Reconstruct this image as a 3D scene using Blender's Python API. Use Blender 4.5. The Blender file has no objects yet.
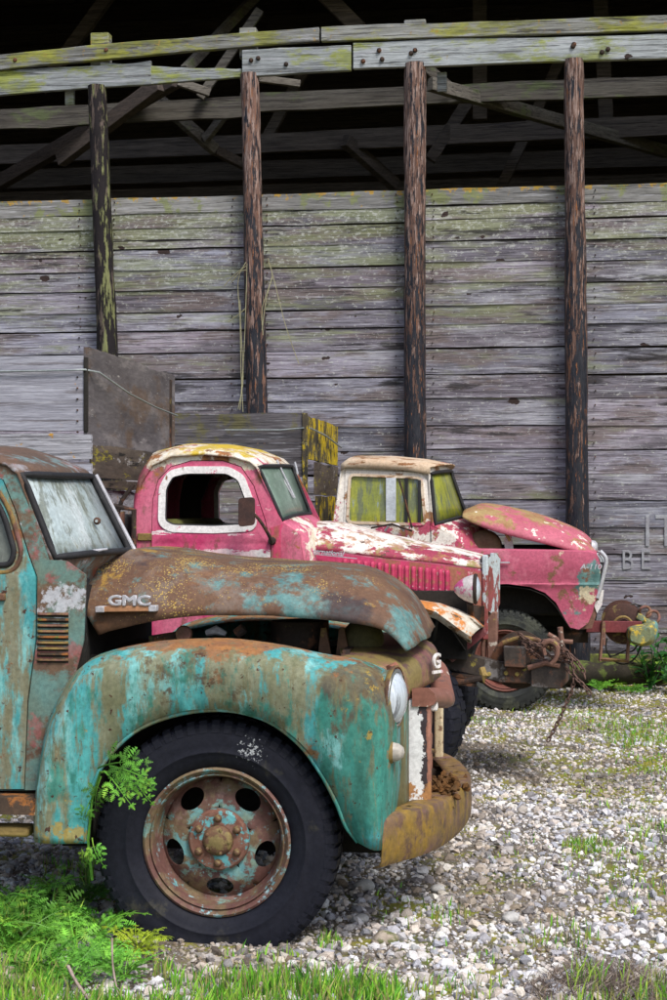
import bpy, bmesh, math, random
import numpy as np
from mathutils import Vector, Matrix, noise
from mathutils.geometry import tessellate_polygon
random.seed(7); rng = np.random.default_rng(7)
R = math.radians
SC = bpy.context.scene
COL = SC.collection
# ------------------------------------------------------------------ camera, sky, sun, exposure
F, U0, V0, H = 1600.0, 333.5, 510.0, 1.6
cd = bpy.data.cameras.new("camera"); cam = bpy.data.objects.new("camera", cd); COL.objects.link(cam)
cam.location = (0, 0, H); cam.rotation_euler = (R(90), 0, 0)
cd.lens = F/1000*36; cd.sensor_width = 36; cd.sensor_fit = 'AUTO'; cd.shift_y = 0.010; cd.clip_end = 2000; cd.clip_start = .05
SC.camera = cam
w = bpy.data.worlds.new("World"); SC.world = w; w.use_nodes = True
wn = w.node_tree; sky = wn.nodes.new('ShaderNodeTexSky'); sky.sky_type = 'NISHITA'; sky.sun_disc = False
SUN_EL, SUN_AZ = R(52), R(150)      # azimuth measured clockwise from +Y (north): the sun is behind the camera, to the right
sky.sun_elevation = SUN_EL; sky.sun_rotation = SUN_AZ; sky.air_density = 1.0; sky.dust_density = 3.0; sky.ozone_density = 1.0
bg = wn.nodes['Background']; wn.links.new(sky.outputs[0], bg.inputs[0]); bg.inputs[1].default_value = 0.115
sl = bpy.data.lights.new("sun", 'SUN'); sl.energy = 1.9; sl.angle = R(18); sl.color = (1, .97, .93)
so = bpy.data.objects.new("sun", sl); COL.objects.link(so)
sd = Vector((math.sin(SUN_AZ)*math.cos(SUN_EL), math.cos(SUN_AZ)*math.cos(SUN_EL), math.sin(SUN_EL)))
so.rotation_euler = sd.to_track_quat('Z', 'Y').to_euler(); so.location = (3, -3, 12)
SC.view_settings.view_transform = 'Standard'; SC.view_settings.look = 'None'
SC.view_settings.exposure = 0.66; SC.view_settings.gamma = 1

# ------------------------------------------------------------------ frames: a thing's own axes (x forward, y to its far side, z up)
class Frame:
    def __init__(s, u, d, psi):
        s.ox = (u-U0)/F*d; s.oy = d; s.psi = R(psi); s.c = math.cos(s.psi); s.s = math.sin(s.psi)
    def P(s, u, v, yl=0.0):
        du = (u-U0)/F
        a = ((s.oy + yl*s.c)*du - s.ox - yl*s.s)/(s.c + s.s*du)
        t = s.oy - a*s.s + yl*s.c
        return Vector((a, yl, H - (v-V0)/F*t))
    def PL(s, pts, yl=0.0): return [s.P(u, v, yl) for u, v in pts]
    def W(s, p): return Vector((s.ox + p[0]*s.c + p[1]*s.s, s.oy - p[0]*s.s + p[1]*s.c, p[2]))
    def empty(s, name, label, cat, group=None):
        e = bpy.data.objects.new(name, None); COL.objects.link(e); e.location = (s.ox, s.oy, 0); e.rotation_euler = (0, 0, -s.psi)
        e.empty_display_size = .2; tag(e, label, cat, group); return e
def tag(o, label=None, cat=None, group=None, kind=None):
    if label: o['label'] = label
    if cat: o['category'] = cat
    if group: o['group'] = group
    if kind: o['kind'] = kind
    return o

# ------------------------------------------------------------------ material factory
def layered(name, base, base2=None, layers=(), rough=.7, bump=.25, bscale=40, metal=0, vs=4, vst=(1,1,1), rnd=False, coat=0, attr=None, spec=.22, bst=(1,1,1), rv=(.72,1.22), rtint=(1,1,1), grime=.22):
    m = bpy.data.materials.new(name); m.use_nodes = True; nt = m.node_tree; L = nt.links
    for n in list(nt.nodes): nt.nodes.remove(n)
    out = nt.nodes.new('ShaderNodeOutputMaterial'); bs = nt.nodes.new('ShaderNodeBsdfPrincipled'); L.new(bs.outputs[0], out.inputs[0])
    bs.inputs['Metallic'].default_value = metal; bs.inputs['Specular IOR Level'].default_value = spec
    if coat: bs.inputs['Coat Weight'].default_value = coat
    tc = nt.nodes.new('ShaderNodeTexCoord'); co0 = tc.outputs['Object']; co = co0
    if rnd:
        oi = nt.nodes.new('ShaderNodeObjectInfo'); mu = nt.nodes.new('ShaderNodeMath'); mu.operation = 'MULTIPLY'; mu.inputs[1].default_value = 60
        L.new(oi.outputs['Random'], mu.inputs[0]); va = nt.nodes.new('ShaderNodeVectorMath'); va.operation = 'ADD'
        L.new(co0, va.inputs[0]); L.new(mu.outputs[0], va.inputs[1]); co = va.outputs[0]
    def nz(scale, st, seed, det=6, ro=.62, dist=0):
        mp = nt.nodes.new('ShaderNodeMapping'); mp.inputs['Scale'].default_value = st; mp.inputs['Location'].default_value = (seed*3.1, seed*1.7, seed*2.3)
        L.new(co, mp.inputs[0]); n = nt.nodes.new('ShaderNodeTexNoise'); n.inputs['Scale'].default_value = scale
        n.inputs['Detail'].default_value = det; n.inputs['Roughness'].default_value = ro; n.inputs['Distortion'].default_value = dist
        L.new(mp.outputs[0], n.inputs['Vector']); return n.outputs['Fac']
    def mapr(sock, a, b, c, d, smooth=False):
        r = nt.nodes.new('ShaderNodeMapRange'); r.interpolation_type = 'SMOOTHSTEP' if smooth else 'LINEAR'
        for i, v in enumerate((a, b, c, d)): r.inputs[i+1].default_value = v
        L.new(sock, r.inputs[0]); return r.outputs[0]
    def math_(op, a, b):
        q = nt.nodes.new('ShaderNodeMath'); q.operation = op
        for i, x in enumerate((a, b)):
            if isinstance(x, (int, float)): q.inputs[i].default_value = x
            else: L.new(x, q.inputs[i])
        return q.outputs[0]
    def mix(f, a, b):
        x = nt.nodes.new('ShaderNodeMix'); x.data_type = 'RGBA'
        if isinstance(f, (int, float)): x.inputs[0].default_value = f
        else: L.new(f, x.inputs[0])
        for i, c in ((6, a), (7, b)):
            if isinstance(c, tuple): x.inputs[i].default_value = (*c, 1)
            else: L.new(c, x.inputs[i])
        return x.outputs[2]
    sep = nt.nodes.new('ShaderNodeSeparateXYZ'); L.new(co0, sep.inputs[0])
    b2 = base2 or tuple(x*.75 for x in base)
    colr = mix(mapr(nz(vs, vst, 9), .33, .67, 0, 1), b2, base)
    if rnd:
        k = mapr(oi.outputs['Random'], 0, 1, rv[0], rv[1])
        fr_ = math_('FRACT', math_('MULTIPLY', oi.outputs['Random'], 17.3), 0); tn = nt.nodes.new('ShaderNodeMix'); tn.data_type = 'RGBA'; tn.blend_type = 'MULTIPLY'; L.new(fr_, tn.inputs[0]); L.new(colr, tn.inputs[6]); tn.inputs[7].default_value = (*rtint, 1); colr = tn.outputs[2]
        vm = nt.nodes.new('ShaderNodeVectorMath'); vm.operation = 'SCALE'; L.new(colr, vm.inputs[0]); L.new(k, vm.inputs['Scale']); colr = vm.outputs[0]
    if attr:
        at = nt.nodes.new('ShaderNodeAttribute'); at.attribute_name = attr
        cr = nt.nodes.new('ShaderNodeMix'); cr.data_type = 'RGBA'; cr.blend_type = 'MULTIPLY'; cr.inputs[0].default_value = 1
        L.new(colr, cr.inputs[6]); L.new(at.outputs['Color'], cr.inputs[7]); colr = cr.outputs[2]
    rg = rough; hgt = math_('MULTIPLY', nz(bscale, bst, 3, 5, .7), .35)
    for i, ly in enumerate(layers):
        sd_ = ly.get('seed', i+1)*7.3
        if ly.get('kind') == 'spots':
            mp = nt.nodes.new('ShaderNodeMapping'); mp.inputs['Scale'].default_value = ly.get('st', (1,1,1)); mp.inputs['Location'].default_value = (sd_, sd_, sd_)
            L.new(co, mp.inputs[0]); vo = nt.nodes.new('ShaderNodeTexVoronoi'); vo.inputs['Scale'].default_value = ly.get('s', 30); L.new(mp.outputs[0], vo.inputs['Vector'])
            n = nz(ly.get('cs', 5), (1,1,1), sd_+2, 3)
            n2 = nz(ly.get('s', 30)*1.6, (1,1,1), sd_+5, 3)
            v = math_('ADD', math_('ADD', math_('MULTIPLY', math_('SUBTRACT', .5, vo.outputs['Distance']), .7), n), math_('MULTIPLY', math_('SUBTRACT', n2, .5), .5))
        else:
            v = nz(ly.get('s', 6), ly.get('st', (1,1,1)), sd_, ly.get('d', 9), ly.get('ro', .70), ly.get('dist', 0))
        for ax, lo, hi, amt in ly.get('g', ()):
            v = math_('ADD', v, mapr(sep.outputs[ax], lo, hi, 0, amt))
        for (x, y, z, r, amt) in ly.get('sph', ()):
            dn = nt.nodes.new('ShaderNodeVectorMath'); dn.operation = 'DISTANCE'; dn.inputs[1].default_value = (x, y, z); L.new(co0, dn.inputs[0])
            v = math_('ADD', v, mapr(dn.outputs['Value'], 0, r, amt, 0))
        t, wd = ly.get('t', .5), max(.012, ly.get('w', .03)*.55)
        mk = mapr(v, t-wd, t+wd, 0, ly.get('a', 1), True)
        c = ly['c']
        if 'c2' in ly: c = mix(mapr(nz(ly.get('s', 6)*2.2, ly.get('st', (1,1,1)), sd_+4), .38, .62, 0, 1), ly['c2'], ly['c'])
        colr = mix(mk, colr, c)
        if 'r' in ly:
            f = nt.nodes.new('ShaderNodeMix'); L.new(mk, f.inputs[0])
            if isinstance(rg, (int, float)): f.inputs[2].default_value = rg
            else: L.new(rg, f.inputs[2])
            f.inputs[3].default_value = ly['r']; rg = f.outputs[0]
        if 'b' in ly: hgt = math_('ADD', hgt, math_('MULTIPLY', mk, ly['b']))
    if grime:
        gf = mapr(nz(bscale*1.3, bst, 5, 6, .75), .36, .64, 1-grime, 1+grime*.7)
        gm = nt.nodes.new('ShaderNodeVectorMath'); gm.operation = 'SCALE'; L.new(colr, gm.inputs[0]); L.new(gf, gm.inputs['Scale']); colr = gm.outputs[0]
    L.new(colr, bs.inputs['Base Color'])
    if isinstance(rg, (int, float)): bs.inputs['Roughness'].default_value = rg
    else: L.new(rg, bs.inputs['Roughness'])
    bp = nt.nodes.new('ShaderNodeBump'); bp.inputs['Strength'].default_value = bump; bp.inputs['Distance'].default_value = .012
    L.new(hgt, bp.inputs['Height']); L.new(bp.outputs[0], bs.inputs['Normal'])
    return m

# ------------------------------------------------------------------ mesh builder
class M:
    def __init__(s): s.v = []; s.f = []
    def add(s, vs, fs):
        k = len(s.v); s.v += [tuple(x) for x in vs]; s.f += [tuple(i+k for i in f) for f in fs]; return s
    def grid(s, rows, closed_u=False, closed_v=False, skip=None):
        nr, nc = len(rows), len(rows[0]); vs = [p for r in rows for p in r]; fs = []
        for i in range(nr - (0 if closed_v else 1)):
            for j in range(nc - (0 if closed_u else 1)):
                if skip and skip(i, j): continue
                i2, j2 = (i+1) % nr, (j+1) % nc
                fs.append((i*nc+j, i*nc+j2, i2*nc+j2, i2*nc+j))
        return s.add(vs, fs)
    def box(s, a, b, rot=None, off=(0,0,0)):
        x0, y0, z0 = a; x1, y1, z1 = b
        vs = [Vector(p) for p in ((x0,y0,z0),(x1,y0,z0),(x1,y1,z0),(x0,y1,z0),(x0,y0,z1),(x1,y0,z1),(x1,y1,z1),(x0,y1,z1))]
        if rot: vs = [rot @ v for v in vs]
        vs = [v + Vector(off) for v in vs]
        return s.add(vs, [(0,3,2,1),(4,5,6,7),(0,1,5,4),(1,2,6,5),(2,3,7,6),(3,0,4,7)])
    def prism(s, poly, y0, y1):      # polygon in x-z pushed along y, no curvature
        n = len(poly); vs = [(p[0], y0 if len(p) < 3 else p[1]+0*y0, p[-1]) for p in poly]
        vs = [(p[0], y0, p[-1]) for p in poly] + [(p[0], y1, p[-1]) for p in poly]
        fs = [(i, (i+1) % n, (i+1) % n + n, i+n) for i in range(n)]
        tri = tessellate_polygon([[Vector((p[0], p[-1], 0)) for p in poly]])
        fs += [tuple(t) for t in tri] + [tuple(i+n for i in reversed(t)) for t in tri]
        return s.add(vs, fs)
    def tube(s, pts, r, n=8, closed=False, flat=1.0):
        pts = [Vector(p) for p in pts]; m = len(pts); rows = []; up = Vector((0.13, .2, 1)).normalized()
        for i, p in enumerate(pts):
            if closed: d = pts[(i+1) % m] - pts[i-1]
            else: d = pts[min(i+1, m-1)] - pts[max(i-1, 0)]
            d.normalize(); x = d.cross(up)
            if x.length < .05: x = d.cross(Vector((1, 0, 0)))
            x.normalize(); y = x.cross(d); rr = r[i] if isinstance(r, (list, tuple)) else r
            rows.append([p + x*math.cos(2*math.pi*k/n)*rr + y*math.sin(2*math.pi*k/n)*rr*flat for k in range(n)])
        s.grid(rows, closed_u=True, closed_v=closed)
        if not closed:
            k = len(s.v); s.f.append(tuple(range(k-n, k))); s.f.append(tuple(reversed(range(k-n*m, k-n*m+n))))
        return s
    def lathe(s, prof, c=(0,0,0), axis='y', n=48, closed=False):   # prof: (r, h)
        rows = []
        for r_, h in prof:
            row = []
            for k in range(n):
                t = 2*math.pi*k/n; a, b = r_*math.cos(t), r_*math.sin(t)
                p = {'y': (a, h, b), 'x': (h, a, b), 'z': (a, b, h)}[axis]
                row.append((p[0]+c[0], p[1]+c[1], p[2]+c[2]))
            rows.append(row)
        return s.grid(rows, closed_u=True, closed_v=closed)
    def plate(s, outer, holes=(), y=lambda a, z: 0.0, th=.012, step=.08, side=1):
        """sheet of any outline in x-z, curved by y(x, z); side=1 pushes its thickness to +y"""
        loops = [[Vector((p[0], p[-1], 0)) for p in outer]] + [[Vector((p[0], p[-1], 0)) for p in h] for h in holes]
        flat = [p for l in loops for p in l]; tri = tessellate_polygon(loops)
        bm = bmesh.new(); bv = [bm.verts.new((p.x, 0, p.y)) for p in flat]
        for t in tri:
            try: bm.faces.new([bv[i] for i in t])
            except ValueError: pass
        xs = [p.x for p in flat]; zs = [p.y for p in flat]
        for ax, lo, hi in ((0, min(xs), max(xs)), (2, min(zs), max(zs))):
            k = int((hi-lo)/step)
            for i in range(1, k+1):
                co = [0, 0, 0]; no = [0, 0, 0]; co[ax] = lo + (hi-lo)*i/(k+1); no[ax] = 1
                bmesh.ops.bisect_plane(bm, geom=bm.verts[:]+bm.edges[:]+bm.faces[:], dist=1e-5, plane_co=co, plane_no=no)
        bm.normal_update()
        for f in bm.faces:
            if f.normal.y > 0: f.normal_flip()
        bm.verts.index_update(); n = len(bm.verts)
        V1 = []; V2 = []
        for v in bm.verts:
            yy = y(v.co.x, v.co.z); V1.append((v.co.x, yy, v.co.z)); V2.append((v.co.x, yy+th*side, v.co.z))
        fs = [tuple(v.index for v in f.verts) for f in bm.faces]
        fb = [tuple(i+n for i in reversed(f)) for f in fs]
        eb = []
        for e in bm.edges:
            if len(e.link_faces) == 1:
                f = e.link_faces[0]; l = [l for l in f.loops if l.edge == e][0]; a, b = l.vert.index, l.link_loop_next.vert.index
                eb.append((b, a, a+n, b+n))
        bm.free(); return s.add(V1+V2, fs+fb+eb)
    def obj(s, name, mat, parent=None, smooth=40, bevel=0, solid=0, sub=0, label=None, disp=0, dscale=3, loc=None):
        me = bpy.data.meshes.new(name)
        vs = s.v
        if disp:
            vs = []
            for p in s.v:
                q = Vector(p); nv = noise.noise_vector(q*dscale + Vector((3, 5, 7)))
                vs.append(q + nv*disp)
        me.from_pydata([tuple(v) for v in vs], [], s.f); me.validate()
        bm = bmesh.new(); bm.from_mesh(me)
        bmesh.ops.remove_doubles(bm, verts=bm.verts, dist=1e-5)
        bmesh.ops.recalc_face_normals(bm, faces=bm.faces); bm.to_mesh(me); bm.free()
        me.materials.append(mat)
        if smooth:
            me.polygons.foreach_set('use_smooth', [True]*len(me.polygons)); me.set_sharp_from_angle(angle=R(smooth))
        o = bpy.data.objects.new(name, me); COL.objects.link(o)
        if parent: o.parent = parent
        if loc: o.location = loc
        if solid:
            q = o.modifiers.new('s', 'SOLIDIFY'); q.thickness = solid; q.offset = -1
        if sub:
            q = o.modifiers.new('u', 'SUBSURF'); q.levels = q.render_levels = sub
        if bevel:
            q = o.modifiers.new('b', 'BEVEL'); q.width = bevel; q.segments = 2; q.limit_method = 'ANGLE'; q.angle_limit = R(35)
        if label: o['label'] = label
        return o
def link_copy(o, name=None, parent=None, mat=None):
    c = o.copy(); COL.objects.link(c); c.parent = parent if parent else o.parent
    if mat is not None: c.matrix_basis = mat
    return c
def cr(pts, n):
    """Catmull-Rom resampling to n points, uniform in arc length"""
    P = [Vector(p) for p in pts]; Q = [P[0]*2-P[1]] + P + [P[-1]*2-P[-2]]; out = []
    for i in range(1, len(Q)-2):
        for k in range(12):
            t = k/12; a, b, c, d = Q[i-1:i+3]
            out.append(.5*((2*b)+(c-a)*t+(2*a-5*b+4*c-d)*t*t+(3*b-a-3*c+d)*t**3))
    out.append(P[-1].copy()); cum = [0]
    for i in range(1, len(out)): cum.append(cum[-1] + (out[i]-out[i-1]).length)
    res = []; j = 0
    for k in range(n):
        s_ = cum[-1]*k/(n-1)
        while j < len(cum)-2 and cum[j+1] < s_: j += 1
        q = (s_-cum[j])/max(1e-9, cum[j+1]-cum[j]); res.append(out[j].lerp(out[j+1], min(1, max(0, q))))
    return res
def crk(pts, per=5):
    """Catmull-Rom keeping the control points' own parameter"""
    P = [Vector(p) for p in pts]; Q = [P[0]*2-P[1]] + P + [P[-1]*2-P[-2]]; out = []
    for i in range(1, len(Q)-2):
        for k in range(per):
            t = k/per; a, b, c, d = Q[i-1:i+3]
            out.append(.5*((2*b)+(c-a)*t+(2*a-5*b+4*c-d)*t*t+(3*b-a-3*c+d)*t**3))
    out.append(P[-1].copy()); return out
def roundpoly(pts, r, n=5):
    P = [Vector((p[0], p[-1])) for p in pts]; out = []; m = len(P)
    for i in range(m):
        a, b, c = P[i-1], P[i], P[(i+1) % m]; d1 = (a-b); d2 = (c-b); k = min(r, d1.length*.45, d2.length*.45)
        p1 = b + d1.normalized()*k; p2 = b + d2.normalized()*k
        for j in range(n+1):
            t = j/n; q = p1*(1-t)**2 + b*2*t*(1-t) + p2*t*t; out.append((q.x, 0, q.y))
    return out
def offpoly(pts, d):
    """offset a closed x-z polygon outward by d (metres)"""
    P = [Vector((p[0], p[-1])) for p in pts]; m = len(P); A = sum(P[i].x*P[(i+1) % m].y - P[(i+1) % m].x*P[i].y for i in range(m)); sg = 1 if A > 0 else -1
    out = []
    for i in range(m):
        t = (P[(i+1) % m] - P[i-1]).normalized(); out.append((P[i].x + t.y*d*sg, 0, P[i].y - t.x*d*sg))
    return out
def quarter(lo, hi, nrow, both=False, yc=None, shift=None):
    """sheet metal shell: quarter-ellipse from edge line lo up to crest line hi (same count)"""
    rows = []
    for i in range(nrow+1):
        t = i/nrow*math.pi/2; row = []
        for j, (a, b) in enumerate(zip(lo, hi)):
            s_, c_ = math.sin(t), 1-math.cos(t)
            p = Vector((a[0]+(b[0]-a[0])*s_, a[1]+(b[1]-a[1])*c_, a[2]+(b[2]-a[2])*s_))
            if shift: p.x += shift(j/(len(lo)-1), i/nrow)
            row.append(p)
        rows.append(row)
    if both:
        rows += [[Vector((p[0], 2*yc-p[1], p[2])) for p in r] for r in reversed(rows[:-1])]
    return rows
def text_obj(name, txt, size, ext, mat, parent, loc, rot, sx=1, shear=0, bevel=0):
    c = bpy.data.curves.new(name, 'FONT'); c.body = txt; c.size = size; c.extrude = ext; c.shear = shear; c.bevel_depth = bevel; c.resolution_u = 3
    t = bpy.data.objects.new(name, c); COL.objects.link(t); bpy.context.view_layer.update()
    me = bpy.data.meshes.new_from_object(t.evaluated_get(bpy.context.evaluated_depsgraph_get()))
    bpy.data.objects.remove(t); bpy.data.curves.remove(c)
    me.materials.clear(); me.materials.append(mat); me.name = name
    o = bpy.data.objects.new(name, me); COL.objects.link(o); o.parent = parent; o.location = loc; o.rotation_euler = rot; o.scale = (sx, 1, 1)
    return o

# ------------------------------------------------------------------ colours and materials
RUST, RUST2, ORANGE = (.13, .06, .033), (.07, .035, .025), (.33, .12, .035)
YEL = (.50, .34, .03); WHT = (.72, .69, .66); PINK = (.48,.065,.145); TURQ = (.085, .37, .37)
GX = Frame(214, 5.93, 6); TX = Frame(395, 9.14, 9); HX = Frame(505, 12.6, 8); WX = Frame(333.5, 15.1, 8)
L = dict
turq = layered('turquoise_paint', TURQ, (.045, .24, .27), [
    L(c=(.28,.55,.52), s=5, t=.56, w=.08, a=.6, st=(1,1,.35)),
    L(c=(.17,.13,.055), c2=(.22,.20,.13), s=3, st=(3,3,.7), t=.50, w=.09, a=.9, r=.85),
    L(c=(.15,.075,.04), c2=(.24,.11,.05), s=7, t=.62, w=.06, g=[(2,.75,1.25,.04)], r=.9, b=.3),
    L(c=RUST2, s=26, t=.63, w=.03, r=.9, b=.3)], rough=.48, vs=2.5, vst=(2,2,.6), bump=.18)
turq_fender = layered('turquoise_fender_paint', TURQ, (.05, .25, .26), [
    L(c=(.30,.56,.53), s=4, t=.56, w=.10, a=.55, st=(1.5,1.5,.4)),
    L(c=(.17,.14,.055), c2=(.24,.21,.12), s=3, st=(3.5,3.5,.6), t=.505, w=.08, a=.85, r=.85),
    L(c=(.20,.10,.05), c2=(.30,.15,.07), s=5, t=.66, w=.06, g=[(2,1.0,1.12,.17),(0,-.3,.45,.04)], r=.9, b=.3),
    L(c=(.085,.055,.035), c2=(.13,.09,.045), s=6, t=.64, w=.07, sph=[(.62,-.04,.90,.30,.46),(-.1,0,1.05,.25,.10)], r=.9, a=.9),
    L(c=(.03,.16,.125), c2=(.05,.25,.2), s=5, st=(2,2,.7), t=.57, w=.1, a=.9, sph=[(.55,0,.52,.42,.27)]), L(c=(.33,.15,.05), c2=(.22,.10,.05), s=7, t=.69, w=.06, g=[(2,1.055,1.10,.26),(0,-.2,.2,.05)], seed=61, a=.9), L(c=(.16,.15,.08), s=6, st=(4,4,.5), t=.58, w=.06, a=.7, seed=41),
    L(c=(.36,.25,.05), s=16, t=.69, w=.05, a=.8, sph=[(-.55,0,.36,.22,.24),(.62,0,.92,.25,.13)]),
    L(c=RUST2, s=30, t=.63, w=.03, r=.9, b=.3)], rough=.42, vs=2.5, vst=(2,2,.6), bump=.16)
rust_hood = layered('rusted_hood_steel', (.17,.095,.055), (.10,.055,.038), [
    L(c=(.19,.15,.125), s=4, t=.55, w=.08, a=.6),
    L(c=(.06,.22,.23), c2=(.14,.33,.33), s=9, t=.60, w=.14, sph=[(.20,.35,1.25,.30,.12),(.95,.4,1.22,.40,.40)], a=.75),
    L(c=(.23,.11,.05), s=5, t=.62, w=.14, a=.6),
    L(c=(.045,.035,.04), s=3, t=.62, w=.10, a=.8, sph=[(.46,.35,1.25,.20,.30)]),
    L(c=(.46,.27,.03), c2=(.36,.30,.14), kind='spots', s=105, cs=6, t=.80, w=.06, g=[(2,1.20,1.32,.15),(2,1.36,1.45,-.10),(0,.0,.5,-.16)], b=.8),
    L(c=(.42,.26,.05), s=7, t=.64, w=.07, a=.7, g=[(2,1.39,1.46,.12)])], rough=.62, vs=3, bump=.3)
rust_cab = layered('rusted_cab_roof', (.15,.09,.06), (.10,.07,.055), [
    L(c=(.16,.26,.27), s=5, t=.56, w=.08, a=.7), L(c=(.30,.30,.33), s=4, t=.60, w=.06, a=.7),
    L(c=(.25,.08,.05), s=6, t=.60, w=.05)], rough=.7, vs=3)
cowl_paint = layered('cowl_paint', (.12,.27,.26), (.13,.17,.13), [
    L(c=(.15,.09,.055), c2=(.11,.06,.04), s=4, t=.52, w=.08, a=.95, g=[(2,1.25,1.5,.06)], r=.85),
    L(c=(.30,.10,.10), s=6, t=.60, w=.06, a=.7, g=[(2,1.2,1.6,.05)]),
    L(c=(.48,.50,.54), s=8, t=.70, w=.05, sph=[(-.62,.08,1.22,.18,.30)], a=.85)], rough=.6, vs=4)
rust_brown = layered('old_brown_rust', (.16,.085,.05), (.085,.05,.038), [
    L(c=(.24,.17,.05), s=6, t=.53, w=.08, a=.8, g=[(2,.5,1.3,.0)]), L(c=(.22,.10,.09), s=4, t=.58, w=.07, a=.7)], rough=.8, vs=6, bump=.35)
nose_mat = layered('nose_panel_paint', (.16,.085,.075), (.10,.055,.055), [
    L(c=(.23,.18,.06), s=5, t=.53, w=.08, a=.85, g=[(0,.8,.4,.1)]), L(c=(.28,.12,.11), s=3, t=.55, w=.08, a=.6)], rough=.5, vs=6)
bumper_mat = layered('rusted_bumper', (.17,.10,.06), (.10,.06,.05), [
    L(c=(.30,.185,.025), c2=(.21,.14,.04), s=9, st=(1.3,1.3,.7), t=.50, w=.12, a=.85, g=[(1,.9,.0,.05)]), L(c=(.09,.06,.045), s=14, t=.58, w=.06, a=.7), L(c=(.15,.10,.065), c2=(.18,.11,.09), s=4, t=.58, w=.12, a=.6, g=[(2,.45,.49,.10)], seed=51),
    L(c=(.22,.12,.11), s=5, t=.60, w=.07, a=.6)], rough=.55, vs=8, bump=.3)
pink = layered('faded_pink_paint', PINK, (.38,.04,.09), [
    L(c=(.60,.17,.25), s=3, t=.57, w=.08, a=.6, st=(.6,1,3)),
    L(c=WHT, c2=(.62,.55,.52), s=7, st=(.7,1,2.6), t=.60, w=.02, g=[(2,1.28,1.30,.0)], sph=[(-.9,.15,1.34,.0001,.0)]),
    L(c=(.20,.055,.06), c2=(.16,.08,.05), s=5, t=.58, w=.06, a=.8, r=.85),
    L(c=(.12,.06,.035), s=28, t=.66, w=.03)], rough=.42, vs=2.5, bump=.12)
pink_door = layered('pink_door_peeling', PINK, (.45,.035,.12), [
    L(c=WHT, c2=(.70,.66,.64), s=9, st=(.6,1,2.2), t=.66, w=.015, g=[(2,1.30,1.33,.19),(2,1.365,1.385,-.19)], b=-.4),
    L(c=WHT, c2=(.70,.66,.64), s=11, st=(.5,1,2.6), t=.70, w=.015, g=[(2,1.44,1.455,.17),(2,1.48,1.495,-.17)], b=-.4, seed=5),
    L(c=(.64,.22,.30), s=2.5, st=(1,1,.5), t=.52, w=.2, a=.55, seed=14), L(c=(.22,.07,.06), c2=(.13,.06,.04), s=7, st=(1,1,.5), t=.59, w=.06, a=.8, r=.85),
    L(c=(.12,.06,.035), s=28, t=.67, w=.03)], rough=.38, vs=2.5, bump=.15)
pink_roof = layered('peeling_white_roof', PINK, (.36,.04,.09), [
    L(c=(.64,.22,.30), s=2.5, st=(1,1,.5), t=.52, w=.2, a=.55, seed=14), L(c=(.17,.10,.07), s=6, st=(1,1,.5), t=.58, w=.08, a=.8, seed=15),
    L(c=(.74,.70,.62), c2=(.60,.52,.38), s=6, t=.66, w=.035, g=[(2,1.78,1.90,.26)], sph=[(-.6,.35,1.5,.3,.24)], b=-.4),
    L(c=(.36,.15,.05), c2=(.16,.07,.04), s=7, t=.61, w=.06, g=[(2,1.7,1.85,.06)], r=.9),
    L(c=(.58,.40,.03), c2=(.48,.36,.06), s=6, t=.69, w=.09, g=[(2,1.88,1.98,.24)])], rough=.6, vs=3)
pink_hood = layered('pink_hood_peeling', (.33,.045,.09), (.25,.05,.07), [
    L(c=(.76,.73,.67), c2=(.70,.64,.58), s=6, st=(.8,1,2), t=.73, w=.05, g=[(2,1.25,1.42,.28),(0,-.4,.45,.13)], b=-.4),
    L(c=(.42,.20,.09), c2=(.25,.11,.06), s=10, t=.55, w=.09, a=.85), L(c=(.30,.25,.10), s=6, t=.60, w=.07), L(c=(.12,.07,.05), s=14, st=(.6,1,2), t=.61, w=.04)], rough=.65, vs=3)
pinkside = layered('pink_hood_side', (.58,.05,.16), (.42,.05,.10), [
    L(c=(.25,.09,.06), c2=(.28,.17,.07), s=5, st=(1,1,.6), t=.56, w=.06, a=.8, g=[(0,-.2,.5,.04)], r=.85),
    L(c=(.60,.36,.36), s=9, t=.62, w=.03)], rough=.5, vs=3)
pink3 = layered('dusty_pink_paint', (.50,.11,.18), (.38,.08,.13), [
    L(c=(.56,.20,.26), s=3, t=.55, w=.08, a=.5, st=(1,1,1)),
    L(c=(.07,.20,.19), c2=(.16,.32,.30), s=4, t=.66, w=.05, sph=[(.68,0,1.08,.22,.34),(.56,0,.82,.2,.28)], a=.95),
    L(c=(.60,.52,.36), s=7, t=.68, w=.04, sph=[(.62,0,.90,.17,.30)]),
    L(c=(.22,.11,.07), s=6, t=.60, w=.05, g=[(2,1.15,.8,.05)], r=.85)], rough=.5, vs=3)
hood3 = layered('dusty_pink_hood', (.52,.14,.20), (.38,.10,.13), [
    L(c=(.30,.16,.08), c2=(.36,.26,.12), s=4, t=.60, w=.07, g=[(2,1.42,1.6,.15),(0,-.3,.6,.05)], r=.85),
    L(c=(.74,.70,.60), s=9, t=.66, w=.03, g=[(0,.1,.5,.09)], sph=[(-.1,.1,1.56,.2,.12)])], rough=.6, vs=4)
cream3 = layered('cream_cab_paint', (.62,.52,.40), (.50,.36,.24), [
    L(c=(.32,.13,.05), c2=(.18,.10,.05), s=7, st=(.6,1,2), t=.55, w=.05, r=.9), L(c=PINK, s=4, t=.64, w=.03, g=[(2,1.75,1.5,.06)])], rough=.7, vs=4)
cab3 = layered('pink_cream_cab', (.46,.07,.14), (.34,.07,.10), [
    L(c=(.72,.68,.62), s=5, t=.50, w=.03, g=[(2,1.50,1.75,.13)]), L(c=(.30,.16,.08), s=6, t=.58, w=.05, r=.85)], rough=.6, vs=4)
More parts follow.
